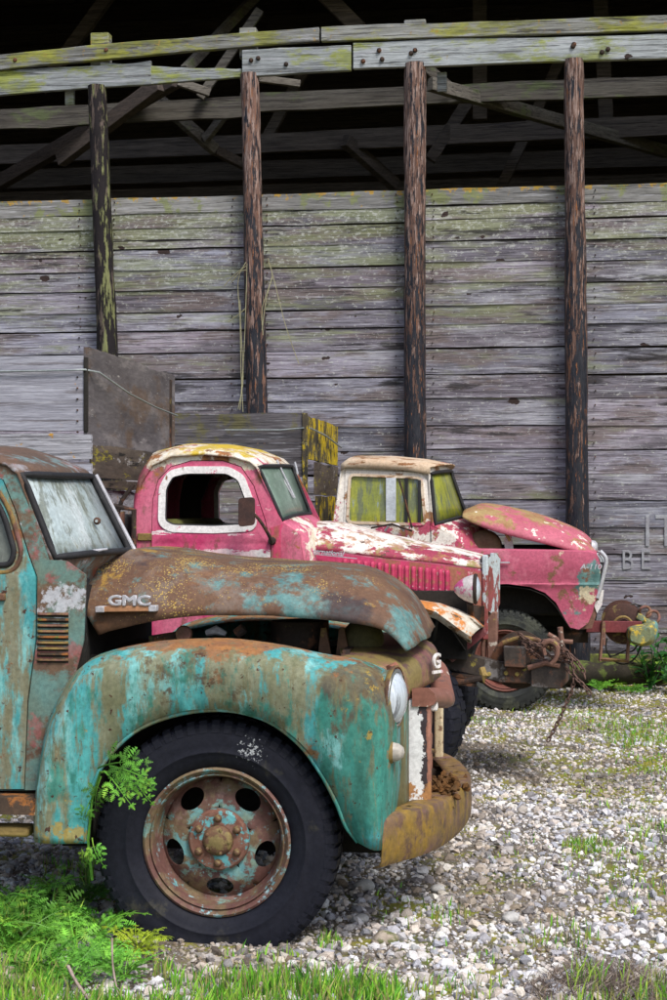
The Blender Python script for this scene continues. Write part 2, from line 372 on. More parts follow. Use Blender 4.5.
white_peel = layered('peeling_white_paint', (.78,.76,.74), (.66,.63,.62), [
    L(c=(.55,.05,.14), s=11, t=.61, w=.02), L(c=(.24,.12,.06), s=14, t=.64, w=.03, r=.9)], rough=.5, vs=6)
white_post = layered('white_flaked_panel', (.80,.81,.82), (.66,.68,.68), [
    L(c=(.05,.04,.045), s=9, t=.66, w=.015, g=[(0,.725,.775,.34)], b=-.5), L(c=(.30,.14,.10), s=8, t=.60, w=.03, g=[(0,.765,.785,.4)]), L(c=(.4,.2,.08), s=10, t=.66, w=.04, g=[(2,.6,.5,.2)])], rough=.5)
dark_rust = layered('dark_rusty_steel', (.055,.038,.03), (.028,.022,.02), [L(c=(.13,.06,.035), s=6, t=.56, w=.06), L(c=(.14,.13,.04), s=7, t=.64, w=.05)], rough=.85, vs=6)
rail_mat = layered('greasy_frame_steel', (.07,.055,.045), (.03,.026,.025), [L(c=(.20,.19,.19), s=6, t=.57, w=.06, a=.8), L(c=(.26,.22,.05), s=9, t=.63, w=.04), L(c=(.12,.06,.04), s=5, t=.58, w=.05)], rough=.75, vs=6)
brown_post = layered('rust_brown_bracket', (.23,.12,.09), (.14,.075,.055), [L(c=(.5,.45,.38), s=8, t=.62, w=.04), L(c=(.25,.20,.06), s=8, t=.60, w=.05)], rough=.75, vs=6)
black_rub = layered('black_rubber', (.018,.018,.02), (.03,.03,.033), [L(c=(.10,.10,.10), s=9, t=.64, w=.06, a=.5)], rough=.6, vs=6)
tyre_mat = layered('tyre_rubber', (.010,.011,.018), (.017,.018,.026), [
    L(c=(.06,.057,.045), c2=(.085,.08,.05), s=6, t=.66, w=.12, a=.6, sph=[(-.42,-.1,-.32,.28,.22)]),
    L(c=(.42,.44,.46), s=60, t=.80, w=.03, d=5, sph=[(.135,-.13,.345,.12,.33)])], rough=.62, vs=5, bump=.2, spec=.14)
tyre2_mat = layered('dusty_tyre_rubber', (.020,.022,.022), (.034,.037,.034), [L(c=(.07,.075,.055), s=6, t=.55, w=.1, a=.7)], rough=.7, vs=5)
rim_mat = layered('rusted_turquoise_rim', (.17,.085,.07), (.10,.05,.045), [
    L(c=(.21,.17,.09), c2=(.15,.11,.06), s=5, t=.51, w=.10, a=.75), L(c=(.26,.17,.15), s=8, t=.58, w=.06, a=.6, seed=8),
    L(c=(.15,.34,.37), c2=(.36,.47,.50), s=17, t=.625, w=.03, g=[(1,-.05,-.09,.05)], b=-.3),
    L(c=(.14,.33,.35), c2=(.20,.28,.22), s=9, t=.60, w=.06, sph=[(0,-.03,0,.19,.24)], b=-.3)], rough=.6, vs=5, bump=.3)
hub_mat = layered('hub_turquoise_rust', (.14,.40,.42), (.10,.30,.33), [
    L(c=(.16,.07,.05), c2=(.20,.11,.08), s=15, t=.46, w=.04, r=.85, b=.3)], rough=.55, vs=8, bump=.3)
cap_mat = layered('brown_hub_cap', (.17,.095,.055), (.11,.06,.04), [L(c=(.22,.17,.07), s=12, t=.55, w=.05)], rough=.6, vs=10)
rim3_mat = layered('red_brown_rim', (.22,.08,.06), (.12,.055,.045), rough=.7, vs=8)
chrome = layered('worn_chrome', (.62,.63,.65), (.45,.46,.48), [L(c=(.25,.18,.12), s=12, t=.63, w=.04, r=.8)], rough=.22, metal=.9, bump=.05)
trim = layered('weathered_trim', (.56,.57,.61), (.38,.38,.41), [L(c=(.35,.2,.1), s=12, t=.64, w=.04)], rough=.4, metal=.2, bump=.1)
lens = layered('headlight_lens', (.66,.72,.78), (.42,.48,.55), [L(c=(.10,.11,.13), s=4, t=.57, w=.05, a=.8, st=(1,5,.4))], rough=.10, bump=.6, bst=(1,3,.1), coat=.8)
def glass(name, c1, c2, streak, st, t=.55, s=5):
    return layered(name, c1, c2, streak, rough=.32, vs=s, vst=st, bump=.06, coat=.25, spec=.5)
glass1 = glass('clouded_windshield', (.50,.57,.58), (.34,.42,.43), [
    L(c=(.22,.25,.22), c2=(.14,.15,.11), s=3, st=(5,5,.8), t=.56, w=.08, a=.9, g=[(2,1.5,1.8,.08)]),
    L(c=(.64,.70,.72), s=2, st=(2,2,1.2), t=.55, w=.05, a=.6), L(c=(.30,.32,.22), s=14, st=(3,3,.5), t=.63, w=.06, a=.7)], (1,1,.5))
glass2 = glass('dirty_green_windshield', (.21,.29,.24), (.13,.19,.15), [L(c=(.35,.42,.38), s=4, st=(3,3,.6), t=.60, w=.08, a=.7)], (1,1,.6))
glass3 = glass('algae_covered_glass', (.36,.37,.03), (.17,.20,.035), [
    L(c=(.13,.15,.08), s=3, st=(6,6,.7), t=.53, w=.06, a=.9), L(c=(.22,.27,.24), s=3, st=(5,5,.7), t=.62, w=.04)], (3,3,.5))
glass0 = glass('dusty_side_glass', (.16,.18,.16), (.08,.09,.08), [L(c=(.3,.3,.26), s=4, st=(3,3,.6), t=.56, w=.08, a=.6)], (1,1,.6))
moss_metal = layered('mossy_running_board', (.07,.045,.03), (.04,.03,.022), [L(c=(.25,.10,.03), s=6, t=.54, w=.05), L(c=(.10,.13,.03), s=5, t=.56, w=.05), L(c=(.5,.45,.3), s=30, t=.68, w=.03)], rough=.9, vs=6)
yellowwood = layered('yellow_brown_block', (.33,.24,.08), (.22,.15,.06), rough=.8, vs=8)
olive = layered('olive_lichen_bumper', (.20,.23,.12), (.14,.15,.09), [L(c=(.55,.40,.06), s=12, t=.56, w=.05), L(c=(.45,.42,.30), s=9, t=.62, w=.04), L(c=(.13,.28,.27), s=6, t=.57, w=.05)], rough=.85, vs=10, bump=.5)
redsteel = layered('dull_red_channel', (.22,.05,.055), (.12,.035,.04), [L(c=(.30,.22,.06), s=7, t=.60, w=.05)], rough=.8)
moss_mat = layered('moss_clump', (.16,.075,.025), (.08,.045,.02), rough=1, bump=1, bscale=120, vs=20)
mirror_mat = layered('rusty_mirror_back', (.09,.045,.035), (.045,.03,.028), rough=.5, vs=12)
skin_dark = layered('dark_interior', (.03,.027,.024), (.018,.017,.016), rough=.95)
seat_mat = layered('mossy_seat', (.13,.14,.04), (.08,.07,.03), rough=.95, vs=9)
def wood(name, c1, c2, layers, **k): return layered(name, c1, c2, layers, rough=.88, vs=3, vst=(.5,1,9), bump=.9, bscale=34, bst=(.14,1,2.6), rnd=True, grime=.34, **k)
GR = L(c=(.065,.058,.065), s=19, st=(.09,1,3.4), t=.585, w=.07, a=.6, b=-.7, seed=3)
GR2 = L(c=(.50,.51,.56), s=15, st=(.12,1,2.8), t=.59, w=.08, a=.5, seed=5)
KN = L(c=(.045,.03,.028), kind='spots', s=5, cs=3, st=(.6,1,1.4), t=.885, w=.02, seed=11, b=-.6)
CRK = L(c=(.012,.01,.01), s=3.2, st=(.10,1,3.6), t=.695, w=.010, d=3, seed=21, b=-1)
plank_mat = wood('weathered_barn_board', (.315,.33,.41), (.15,.147,.185), [
    L(c=(.085,.078,.09), s=1.3, st=(.5,1,1.8), t=.55, w=.16, a=.7, seed=31), L(c=(.42,.43,.48), s=1.3, st=(.6,1,2.2), t=.57, w=.14, a=.6, seed=33),
    L(c=(.16,.125,.115), s=2, st=(.4,1,1.6), t=.54, w=.08, a=.7, seed=2), GR2, GR,
    L(c=(.18,.205,.10), c2=(.27,.30,.17), s=2.4, st=(.35,1,2.4), t=.64, w=.14, a=.7, seed=8, g=[(2,2.6,4.5,.18)]),
    L(c=(.46,.48,.45), s=30, st=(.8,1,1.2), t=.61, w=.06, a=.65, seed=12, g=[(2,3.4,4.6,.07)]),
    L(c=(.03,.028,.03), s=4, st=(.25,1,2), t=.60, w=.06, a=.85, seed=17), KN, CRK], rv=(.50,1.38), rtint=(1.04,.88,.84))
plank_top = wood('mossy_edge_board', (.27,.27,.27), (.16,.16,.15), [GR2, GR, L(c=(.19,.22,.08), s=3, t=.54, w=.06, a=.75, seed=8), L(c=(.45,.27,.03), s=12, t=.66, w=.05, a=.8, g=[(2,4.53,4.60,.14)], seed=14)])
header_mat = wood('mossy_header_board', (.36,.39,.41), (.22,.24,.25), [GR2, GR,
    L(c=(.30,.34,.03), c2=(.19,.22,.07), s=2.8, st=(.6,1,1.5), t=.56, w=.10, a=.8, seed=8), L(c=(.05,.045,.045), s=7, st=(.2,1,2), t=.62, w=.06, a=.8, seed=44),
    L(c=(.32,.22,.07), s=12, t=.66, w=.05, a=.6, seed=19), KN])
header_top = wood('mossy_top_board', (.30,.31,.30), (.17,.17,.15), [GR2, GR,
    L(c=(.30,.31,.03), c2=(.17,.18,.05), s=3, st=(.6,1,1.5), t=.54, w=.10, a=.8, seed=8), L(c=(.05,.045,.045), s=7, st=(.2,1,2), t=.60, w=.06, a=.8, seed=44),
    L(c=(.34,.22,.06), s=14, t=.62, w=.05, a=.7, seed=19)])
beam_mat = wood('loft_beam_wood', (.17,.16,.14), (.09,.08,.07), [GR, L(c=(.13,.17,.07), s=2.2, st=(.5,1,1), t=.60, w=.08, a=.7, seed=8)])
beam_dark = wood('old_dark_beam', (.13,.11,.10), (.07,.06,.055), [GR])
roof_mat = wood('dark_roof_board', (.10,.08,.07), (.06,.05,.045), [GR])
pole_mat = layered('charred_pole', (.19,.11,.085), (.10,.058,.048), [
    L(c=(.36,.27,.24), s=14, st=(4,4,.35), t=.57, w=.05, a=.7, g=[(2,2.5,5.5,.05)], seed=4),
    L(c=(.012,.013,.02), c2=(.028,.03,.038), s=9, st=(4,4,.5), t=.54, w=.02, seed=6, g=[(2,4.8,1.5,.13)], b=-.9, r=.4),
    L(c=(.28,.11,.04), s=16, st=(3,3,.3), t=.62, w=.02, seed=9)], rough=.8, vs=5, vst=(3,3,.4), bump=.8, bscale=24, bst=(2,2,.4), rnd=True)
pole_green = layered('mossy_dark_pole', (.13,.10,.085), (.07,.055,.05), [
    L(c=(.20,.22,.09), s=5, st=(2,2,.4), t=.55, w=.06, seed=4, g=[(0,.0,.10,.12)], a=.8), L(c=(.016,.013,.015), s=7, st=(3,3,.5), t=.47, w=.03, seed=6, b=-.9)], rough=.85, bump=.8, bscale=24, bst=(2,2,.4))
ply_mat = layered('stained_plywood', (.145,.132,.138), (.07,.062,.066), [
    L(c=(.22,.20,.20), s=8, st=(1,.22,.8), t=.56, w=.10, a=.7), L(c=(.13,.08,.045), s=5, st=(1,.25,.6), t=.57, w=.10, a=.6), L(c=(.38,.36,.35), s=34, st=(1,.22,1), t=.65, w=.05, a=.8)], rough=.9, vs=7, vst=(1,.22,.8), bump=.4, bst=(1,.2,1))
ply_pale = wood('pale_grey_board', (.37,.375,.43), (.24,.24,.28), [GR2, L(c=(.12,.105,.11), s=7, st=(.12,1,2.5), t=.58, w=.05, a=.7, seed=3), L(c=(.5,.26,.05), s=16, t=.69, w=.03, seed=6)])
ply_pale2 = wood('pale_lichen_board', (.42,.42,.46), (.28,.28,.31), [GR2, L(c=(.55,.30,.06), s=13, t=.62, w=.04, seed=6), GR])
board3 = wood('grey_green_box_board', (.13,.12,.13), (.07,.065,.07), [GR2, GR, L(c=(.13,.12,.05), s=4, t=.62, w=.08, a=.8, g=[(2,2.2,2.4,.1)], seed=8)])
lichen_mat = layered('yellow_lichen_board', (.10,.085,.05), (.055,.045,.035), [
    L(c=(.60,.43,.015), c2=(.40,.30,.02), s=7, st=(2,.7,.6), t=.56, w=.07, b=.4, g=[(1,.0,1.6,.12)]), L(c=(.03,.03,.025), s=8, st=(2,.6,.5), t=.55, w=.07), L(c=(.28,.24,.10), s=20, st=(1,.3,1), t=.60, w=.05)], rough=.9, vs=6, vst=(1,.3,1), bst=(1,.2,1))
mossy_wood = layered('mossy_dark_board', (.14,.11,.085), (.06,.048,.04), [
    L(c=(.30,.26,.03), s=10, st=(1,.25,1), t=.60, w=.06), L(c=(.45,.43,.41), s=14, st=(1,.22,.6), t=.62, w=.05, a=.8), L(c=(.02,.018,.016), s=9, st=(1,.2,1.5), t=.60, w=.05)], rough=.92, vs=6, vst=(1,.25,2), bump=.6, bst=(1,.2,1))
log_mat = layered('rotting_log', (.05,.042,.03), (.028,.024,.02), [L(c=(.10,.13,.035), s=4, t=.56, w=.06, g=[(2,.1,.35,.08)])], rough=.95, vs=5, bump=.7)
sill_mat = layered('mossy_sill', (.11,.12,.05), (.07,.06,.035), [L(c=(.17,.21,.04), s=5, t=.50, w=.08)], rough=.95, bump=.6)
wire_mat = layered('grey_wire', (.34,.38,.38), (.22,.25,.25), rough=.5, metal=.3)
cable_mat = layered('black_cable', (.025,.025,.022), rough=.5)
paint_letters = layered('faded_white_lettering', (.40,.42,.45), (.31,.32,.35), [L(c=(.27,.27,.30), s=9, st=(.5,1,2.4), t=.47, w=.12)], rough=.9, vs=5)

# ------------------------------------------------------------------ ground and gravel
def gh(x, y):
    n = noise.noise(Vector((x*.6, y*.6, 3))); n2 = noise.noise(Vector((x*2.2, y*2.2, 8)))
    return .05*n*min(1, max(0, (y-4)/3)) + .018*n2 - .01
def axis(lo, hi, st, far):
    a = list(np.arange(lo, hi+1e-6, st)); ext = []; d = st
    while a[-1]+d < far: d *= 1.5; a.append(a[-1]+d)
    d = st
    while a[0]-d > -far: d *= 1.5; a.insert(0, a[0]-d)
    return a
gx, gy = axis(-5, 5, .12, 200), axis(3.5, 16.5, .12, 200)
rows = [[(x, y, gh(x, y) if abs(x) < 8 and 2 < y < 18 else 0) for x in gx] for y in gy]
ground_mat = layered('gravel_soil', (.20,.165,.12), (.10,.085,.06), [
    L(c=(.36,.34,.31), kind='spots', s=38, cs=9, t=.72, w=.06, b=.8), L(c=(.30,.29,.30), kind='spots', s=70, cs=9, t=.66, w=.06, b=.6, seed=4),
    L(c=(.13,.15,.035), s=1.6, t=.58, w=.05, a=.8), L(c=(.30,.27,.03), c2=(.20,.22,.03), s=2.6, t=.56, w=.08, a=.85, seed=9, g=[(0,.8,2.2,.10)])], rough=.95, vs=5, bump=.8, bscale=90)
g = M().grid(rows).obj('ground', ground_mat); tag(g, kind='structure')

def stones_mesh(name, n, xr, ylo, yhi, slo, shi, sub, seed, ye=1.0):
    r = np.random.default_rng(seed)
    bm = bmesh.new(); bmesh.ops.create_icosphere(bm, subdivisions=sub, radius=1); bm.verts.ensure_lookup_table()
    bv = np.array([v.co[:] for v in bm.verts]); bf = np.array([[v.index for v in f.verts] for f in bm.faces]); bm.free()
    variants = []
    for k in range(10):
        d = 1 + .55*(r.random(len(bv))-.5); v = bv*d[:, None]
        for _ in range(4):   # crush a few facets flat
            nrm = r.normal(size=3); nrm /= np.linalg.norm(nrm); cut = .45+.35*r.random(); pr = v@nrm; ex = np.clip(pr-cut, 0, None); v = v - ex[:, None]*nrm
        variants.append(v)
    # depth sampling: more stones near the camera
    y = ylo + (yhi-ylo)*r.random(n)**ye; x = (r.random(n)*2-1)*(xr + .30*y)
    z = np.array([gh(a, b) for a, b in zip(x, y)])
    pn = np.array([noise.noise(Vector((a*1.1, b*.8, 1))) for a, b in zip(x, y)])
    keep = pn > -.75 + .35*(r.random(n)-.5)
    x, y, z = x[keep], y[keep], z[keep]; n = len(x)
    dn_ = np.array([noise.noise(Vector((a*1.3, b*1.0, 11))) + .5*noise.noise(Vector((a*4, b*3, 5))) for a, b in zip(x, y)]) + .35*(r.random(n)-.5)
    dm = (np.clip((dn_+.08)/.40, 0, 1)*(.35+.65*r.random(n)))[:, None]; dirt = (1-dm) + dm*np.array([[.40, .34, .26]])
    sc = slo + (shi-slo)*r.random(n)**2.6
    nv, nf = len(bv), len(bf); V = np.empty((n, nv, 3), np.float32); C = np.empty((n, nv, 4), np.float32)
    pal = np.array([(.62,.60,.58),(.50,.49,.50),(.36,.36,.39),(.68,.66,.62),(.52,.47,.42),(.38,.39,.43),(.60,.60,.62),(.40,.37,.35),(.25,.24,.25),(.55,.50,.46)])
    for i in range(n):
        q = r.normal(size=4); q /= np.linalg.norm(q); w_, a, b, c = q
        Rm = np.array([[1-2*(b*b+c*c),2*(a*b-c*w_),2*(a*c+b*w_)],[2*(a*b+c*w_),1-2*(a*a+c*c),2*(b*c-a*w_)],[2*(a*c-b*w_),2*(b*c+a*w_),1-2*(a*a+b*b)]])
        s3 = sc[i]*np.array([1, .6+.5*r.random(), .55+.35*r.random()])
        v = (variants[r.integers(10)]*s3)@Rm.T; v[:, 2] *= .8
        V[i] = v + (x[i], y[i], z[i]+sc[i]*.18)
        cc = pal[r.integers(10)]*(.8+.45*r.random()); C[i, :, :3] = np.clip((cc*1.4-.07)*dirt[i], .04, .86); C[i, :, 3] = 1
    Fi = (bf[None] + (np.arange(n)*nv)[:, None, None]).reshape(-1, 3)
    me = bpy.data.meshes.new(name); me.vertices.add(n*nv); me.vertices.foreach_set('co', V.ravel())
    me.loops.add(len(Fi)*3); me.loops.foreach_set('vertex_index', Fi.ravel().astype(np.int32))
    me.polygons.add(len(Fi)); me.polygons.foreach_set('loop_start', np.arange(0, len(Fi)*3, 3, dtype=np.int32)); me.polygons.foreach_set('loop_total', np.full(len(Fi), 3, np.int32))
    me.polygons.foreach_set('use_smooth', [False]*len(Fi)); ca = me.color_attributes.new('tint', 'FLOAT_COLOR', 'POINT'); ca.data.foreach_set('color', C.ravel())
    me.update(); me.validate(); me.materials.append(stone_mat)
    o = bpy.data.objects.new(name, me); COL.objects.link(o); tag(o, 'loose crushed pale grey gravel covering the yard', 'gravel', kind='stuff'); return o
stone_mat = layered('crushed_stone', (1,1,1), (.72,.70,.68), [L(c=(.20,.19,.15), s=30, t=.63, w=.05, a=.6)], rough=.85, vs=60, bump=.4, bscale=150, attr='tint')
gravel_a = stones_mesh('gravel', 15000, .3, 4.9, 9.5, .008, .036, 1, 3, 1.1)
gravel_b = stones_mesh('gravel', 60000, .4, 4.9, 15.2, .006, .018, 1, 4, .95)
gravel_c = stones_mesh('gravel', 9000, .4, 9, 15.2, .014, .030, 1, 5, 1)
tag(gravel_a, 'larger pale crushed stones lying loose in the gravel yard', 'gravel'); 

# ------------------------------------------------------------------ barn
barn = WX.empty('barn', 'old open-topped barn with weathered grey horizontal boards and dark log poles', 'barn')
def plank(M_, x0, x1, z0, z1, y, th, jit=.006, seg=10, tilt=.006, slope=0):
    rows = []; s_ = random.random()*99
    for i in range(seg+1):
        x = x0+(x1-x0)*i/seg; a = jit*noise.noise(Vector((x*2.1, s_, 0))); b = jit*noise.noise(Vector((x*2.1, s_, 5))); yy = y+.006*noise.noise(Vector((x*1.3, s_, 9))); dz = slope*(x-x0)
        rows.append([(x, yy-tilt, z0+a+dz), (x, yy, z1+b+dz), (x, yy+th, z1+b+dz), (x, yy+th, z0+a+dz)])
    M_.grid(rows, closed_u=True); k = len(M_.v); n = 4
    M_.f.append((k-4, k-3, k-2, k-1)); M_.f.append((k-4*(seg+1)+3, k-4*(seg+1)+2, k-4*(seg+1)+1, k-4*(seg+1))); return M_
zr_px = [188, 205, 220, 241, 263, 284, 306, 325, 348, 375, 399, 426, 450, 474, 500, 527, 553, 579, 604, 630, 652]
zr = [WX.P(480, v, 0).z for v in zr_px]
bay_px = [-420, -250, -70, 97, 250, 415, 576, 740, 900, 1060]
bx = [WX.P(u, 400, 0).x for u in bay_px]
for b in range(len(bx)-1):
    off = random.uniform(-.012, .012); inframe = 1 <= b <= 7
    for k in range(len(zr)-1):
        j = random.uniform(-.012, .012) if k else 0
        z1 = zr[k] + off*(1 if k else .3) + (j if k else 0); z0 = zr[k+1] + off + .003 + random.uniform(0, .007)
        mm = plank_top if k == 0 else plank_mat
        if z1-z0 > .3 or random.random() < .0: pass
        o = plank(M(), bx[b]+.004, bx[b+1]-.004, z0, z1, random.uniform(0, .008), .025, jit=.006 if k > 1 else .010, seg=12, tilt=.009).obj('plank', mm, barn)
# backing battens so the gaps between boards stay dark
M().box((bx[0], .05, .0), (bx[-1], .09, zr[1]-.05)).obj('backing_wall', roof_mat, barn)
nm = M()
for b in range(1, len(bx)-1):
    for k in range(len(zr)-1):
        for dx in (-.17, .17):
            for q in (.28, .72):
                c = (bx[b]+dx+random.uniform(-.01,.01), -.017, zr[k+1]+(zr[k]-zr[k+1])*q+random.uniform(-.008,.008)); nm.lathe([(0,-.004),(.006,-.003),(.007,.012)], c=c, n=6)
nm.obj('nail_heads', dark_rust, barn)['kind'] = 'stuff'
# header boards
def hb(us, vt, vb, y, th, mat, name='header_board'):
    rows = []
    n = 24; A = cr([WX.P(u, v, y) for u, v in zip(us, vt)], n); B = cr([WX.P(u, v, y) for u, v in zip(us, vb)], n); s_ = random.random()*50
    for p, q in zip(A, B):
        a = .012*noise.noise(Vector((p.x*2, s_, 0))) + .006*noise.noise(Vector((p.x*9, s_, 0)))
        rows.append([(q.x, y, q.z-a*.5), (p.x, y, p.z+a), (p.x, y+th, p.z+a), (q.x, y+th, q.z-a*.5)])
    m = M().grid(rows, closed_u=True); k = len(m.v); m.f.append((k-4, k-3, k-2, k-1)); m.f.append((3, 2, 1, 0))
    return m.obj(name, mat, barn, bevel=.006)
hb([-260,-100,0,95,240,319], [90,66,54,45,33,27], [112,86,70,60,47,41], -.20, .06, header_top)
hb([321,420,520,667,860], [27,23,20,15,8], [41,38,35,30,25], -.205, .06, header_top)
hb([-260,-100,0,120,151], [106,84,71,64,61], [136,108,95,86,84], -.16, .05, header_mat)
hb([100,151,242], [62,66,69], [87,84,77], -.155, .05, header_mat)
hb([242,300,351], [50,47,45], [77,73,70], -.19, .06, header_mat)
hb([353,480,600,667,860], [42,38,36,34,30], [69,64,60,58,53], -.185, .06, header_mat)
for u, v in ((258,58),(251,60),(286,64),(379,50),(382,59),(415,50),(411,53),(363,61),(574,44),(573,46),(602,52),(608,49),(106,50),(15,60)):
    p = WX.P(u, v, -.2); M().lathe([(.0, -.016), (.014, -.012), (.022, 0), (.022, .02)], c=p, axis='y', n=10).obj('bolt', dark_rust, barn)
# poles
def pole(u0, v0, u1, v1, r0, r1, mat, seed, y=-.14):
    a, b = WX.P(u0, v0, y), WX.P(u1, v1, y); b = a + (b-a)*((a.z+.1)/(a.z-b.z)); n = 90; rows = []
    for i in range(n+1):
        t = i/n; c = a.lerp(b, t); r_ = r0+(r1-r0)*t; row = []
        for k in range(20):
            an = 2*math.pi*k/20; q = Vector((math.cos(an), math.sin(an)))
            rr = r_*(1 + .10*noise.noise(Vector((q.x*1.4+seed, q.y*1.4, c.z*.8))) + .07*noise.noise(Vector((q.x*4+seed, q.y*4, c.z*3.5))))
            row.append((c.x-a.x+rr*q.x, rr*q.y, c.z))
        rows.append(row)
    m = M().grid(rows, closed_u=True); m.f.append(tuple(range(20)))
    return m.obj('pole', mat, barn, loc=(a.x, a.y, 0), smooth=60)
pole(97, 86, 107, 345, .088, .105, pole_green, 1)
pole(250, 74, 257, 410, .085, .11, pole_mat, 2)
pole(415, 64, 415, 465, .098, .105, pole_mat, 3)
pole(574, 60, 577, 530, .09, .112, pole_mat, 4)
pole(740, 58, 742, 500, .09, .11, pole_mat, 5); pole(-65, 90, -60, 500, .09, .11, pole_mat, 6)
# block ends of the posts above the header
for u, v0, v1, w_ in ((100,33,47,.09),(248,28,38,.08),(415,20,24,.10)):
    p = WX.P(u, v0, -.10); q = WX.P(u, v1+20, -.10)
    M().box((p.x-w_, -.12, q.z), (p.x+w_, .0, p.z)).obj('post_end', header_top, barn, bevel=.008)
# loft: girts and braces inside, roof boards, back wall
def girt(u0, v0, u1, v1, y, h, th, mat, name='beam'):
    a, b = WX.P(u0, v0, y), WX.P(u1, v1, y); m = M(); sl_ = (b.z-a.z)/(b.x-a.x)
    plank(m, a.x, b.x, a.z-h, a.z, y, th, jit=.02, seg=16, tilt=0, slope=sl_); return m.obj(name, mat, barn)
girt(-150, 118, 250, 96, .9, .20, .06, beam_mat); girt(240, 93, 900, 66, 1.0, .19, .06, beam_mat)
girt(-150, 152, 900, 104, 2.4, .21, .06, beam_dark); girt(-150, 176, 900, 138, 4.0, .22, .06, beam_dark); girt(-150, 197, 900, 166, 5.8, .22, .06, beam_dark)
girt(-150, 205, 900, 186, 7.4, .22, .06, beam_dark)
def strut(u0, v0, u1, v1, y0, y1, w_, mat):
    a, b = WX.P(u0, v0, y0), WX.P(u1, v1, y1); d = (b-a); q = d.to_track_quat('X', 'Z').to_matrix()
    M().box((0, -w_*.35, -w_/2), (d.length, w_*.35, w_/2), rot=q, off=a).obj('brace', mat, barn, bevel=.006)
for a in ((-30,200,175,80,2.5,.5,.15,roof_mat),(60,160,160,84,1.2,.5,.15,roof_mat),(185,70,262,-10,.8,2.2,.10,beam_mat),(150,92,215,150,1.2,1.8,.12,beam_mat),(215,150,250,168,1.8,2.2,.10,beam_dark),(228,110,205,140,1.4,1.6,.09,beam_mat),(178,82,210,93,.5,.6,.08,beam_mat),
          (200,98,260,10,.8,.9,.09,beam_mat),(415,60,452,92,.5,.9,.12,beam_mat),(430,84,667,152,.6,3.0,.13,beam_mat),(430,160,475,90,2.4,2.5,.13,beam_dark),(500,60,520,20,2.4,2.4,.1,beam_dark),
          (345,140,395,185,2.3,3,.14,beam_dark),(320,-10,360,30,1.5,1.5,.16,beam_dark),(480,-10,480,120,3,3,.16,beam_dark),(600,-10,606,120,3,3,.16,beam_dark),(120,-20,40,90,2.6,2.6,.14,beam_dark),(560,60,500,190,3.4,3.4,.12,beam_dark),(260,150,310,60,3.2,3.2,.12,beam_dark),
          (240,76,300,84,.3,.5,.07,beam_mat)):
    strut(*a)
for u, v0, v1 in ((70, 88, 105),(442, 78, 92)):
    p, q = WX.P(u, v0, -.02), WX.P(u, v1, -.02); M().box((p.x-.045, -.04, q.z), (p.x+.045, .0, p.z+.05)).obj('cleat', header_mat, barn, bevel=.005)
k = 0
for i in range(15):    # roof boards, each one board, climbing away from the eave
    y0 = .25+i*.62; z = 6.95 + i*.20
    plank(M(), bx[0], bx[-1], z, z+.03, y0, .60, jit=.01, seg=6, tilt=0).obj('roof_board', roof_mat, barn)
plank(M(), bx[0]-.2, bx[-1]+.2, 12.0, 12.05, .3, 9.4, jit=0, seg=2, tilt=0).obj('roof_lining', roof_mat, barn) if 0 else M().grid([[(x, .24+q*9.4, 7.06+q*3.03) for x in (bx[0]-.3, bx[-1]+.3)] for q in (0, 1)]).obj('roof_light_stop', roof_mat, barn, solid=.03)  # added sheet above the roof boards, stops light leaking into the loft
M().box((bx[0]-.3, 9.56, 0), (bx[-1]+.3, 9.62, 10.3)).obj('back_light_stop', roof_mat, barn)  # added behind the back boards to block light coming through their gaps
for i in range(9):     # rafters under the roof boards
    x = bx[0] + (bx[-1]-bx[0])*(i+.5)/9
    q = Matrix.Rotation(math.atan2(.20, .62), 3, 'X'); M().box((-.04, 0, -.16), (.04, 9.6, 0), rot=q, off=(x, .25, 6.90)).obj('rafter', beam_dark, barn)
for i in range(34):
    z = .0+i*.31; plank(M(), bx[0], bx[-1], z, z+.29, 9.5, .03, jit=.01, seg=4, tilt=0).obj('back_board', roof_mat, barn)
for x in (bx[0], bx[-1]): M().box((x-.03, .1, 0), (x+.03, 9.5, 10)).obj('end_wall', roof_mat, barn)
# sill and log at the foot of the wall
M().box((bx[0], -.03, .0), (bx[-1], .03, zr[-1]-.002)).obj('sill_beam', sill_mat, barn, bevel=.01)
lg = WX.empty('fallen_log', 'dark rotting log lying along the foot of the barn wall', 'log')
a, b = WX.P(430, 676, -.35), WX.P(672, 672, -.35)
M().tube([a.lerp(b, t/20)+Vector((0, .01*math.sin(t), .012*math.sin(t*1.7))) for t in range(21)], [.11+.012*math.sin(t*2.1) for t in range(21)], n=16).obj('log_wood', log_mat, lg, disp=.015, dscale=6)
# faint painted letters on the boards
for t, u, v, sz in (('B', 621, 569, .26), ('E', 640, 569, .26), ('I', 643, 546, .42), ('T', 655, 546, .42)):
    p = WX.P(u, v, -.0115); o = text_obj('painted_letter', t, sz, .0008, paint_letters, barn, p, (R(90), 0, 0), sx=.8)
# dead vine on the second pole
vine = WX.empty('dead_vine', 'dry straw-coloured vine strands hanging beside the second log pole', 'vine')
vine_mat = layered('dry_straw', (.34,.33,.20), (.22,.20,.13), rough=.9)
for pts in ([(246,262),(238,280),(240,320),(241,370),(243,412)],[(247,264),(246,300),(244,350),(240,410)],[(246,266),(234,275),(224,286)],[(268,258),(274,280),(284,320),(292,345),(299,364)],[(268,262),(272,275),(266,300),(262,330)],
            [(246,270),(240,272),(230,284),(236,276)],[(240,300),(241,330),(243,380),(238,409)],[(246,308),(238,315),(228,322)],[(273,276),(268,290),(262,310),(263,335)]):
    M().tube(cr([WX.P(u, v, -.27) for u, v in pts], 14), .0042, n=5).obj('strand', vine_mat, vine)

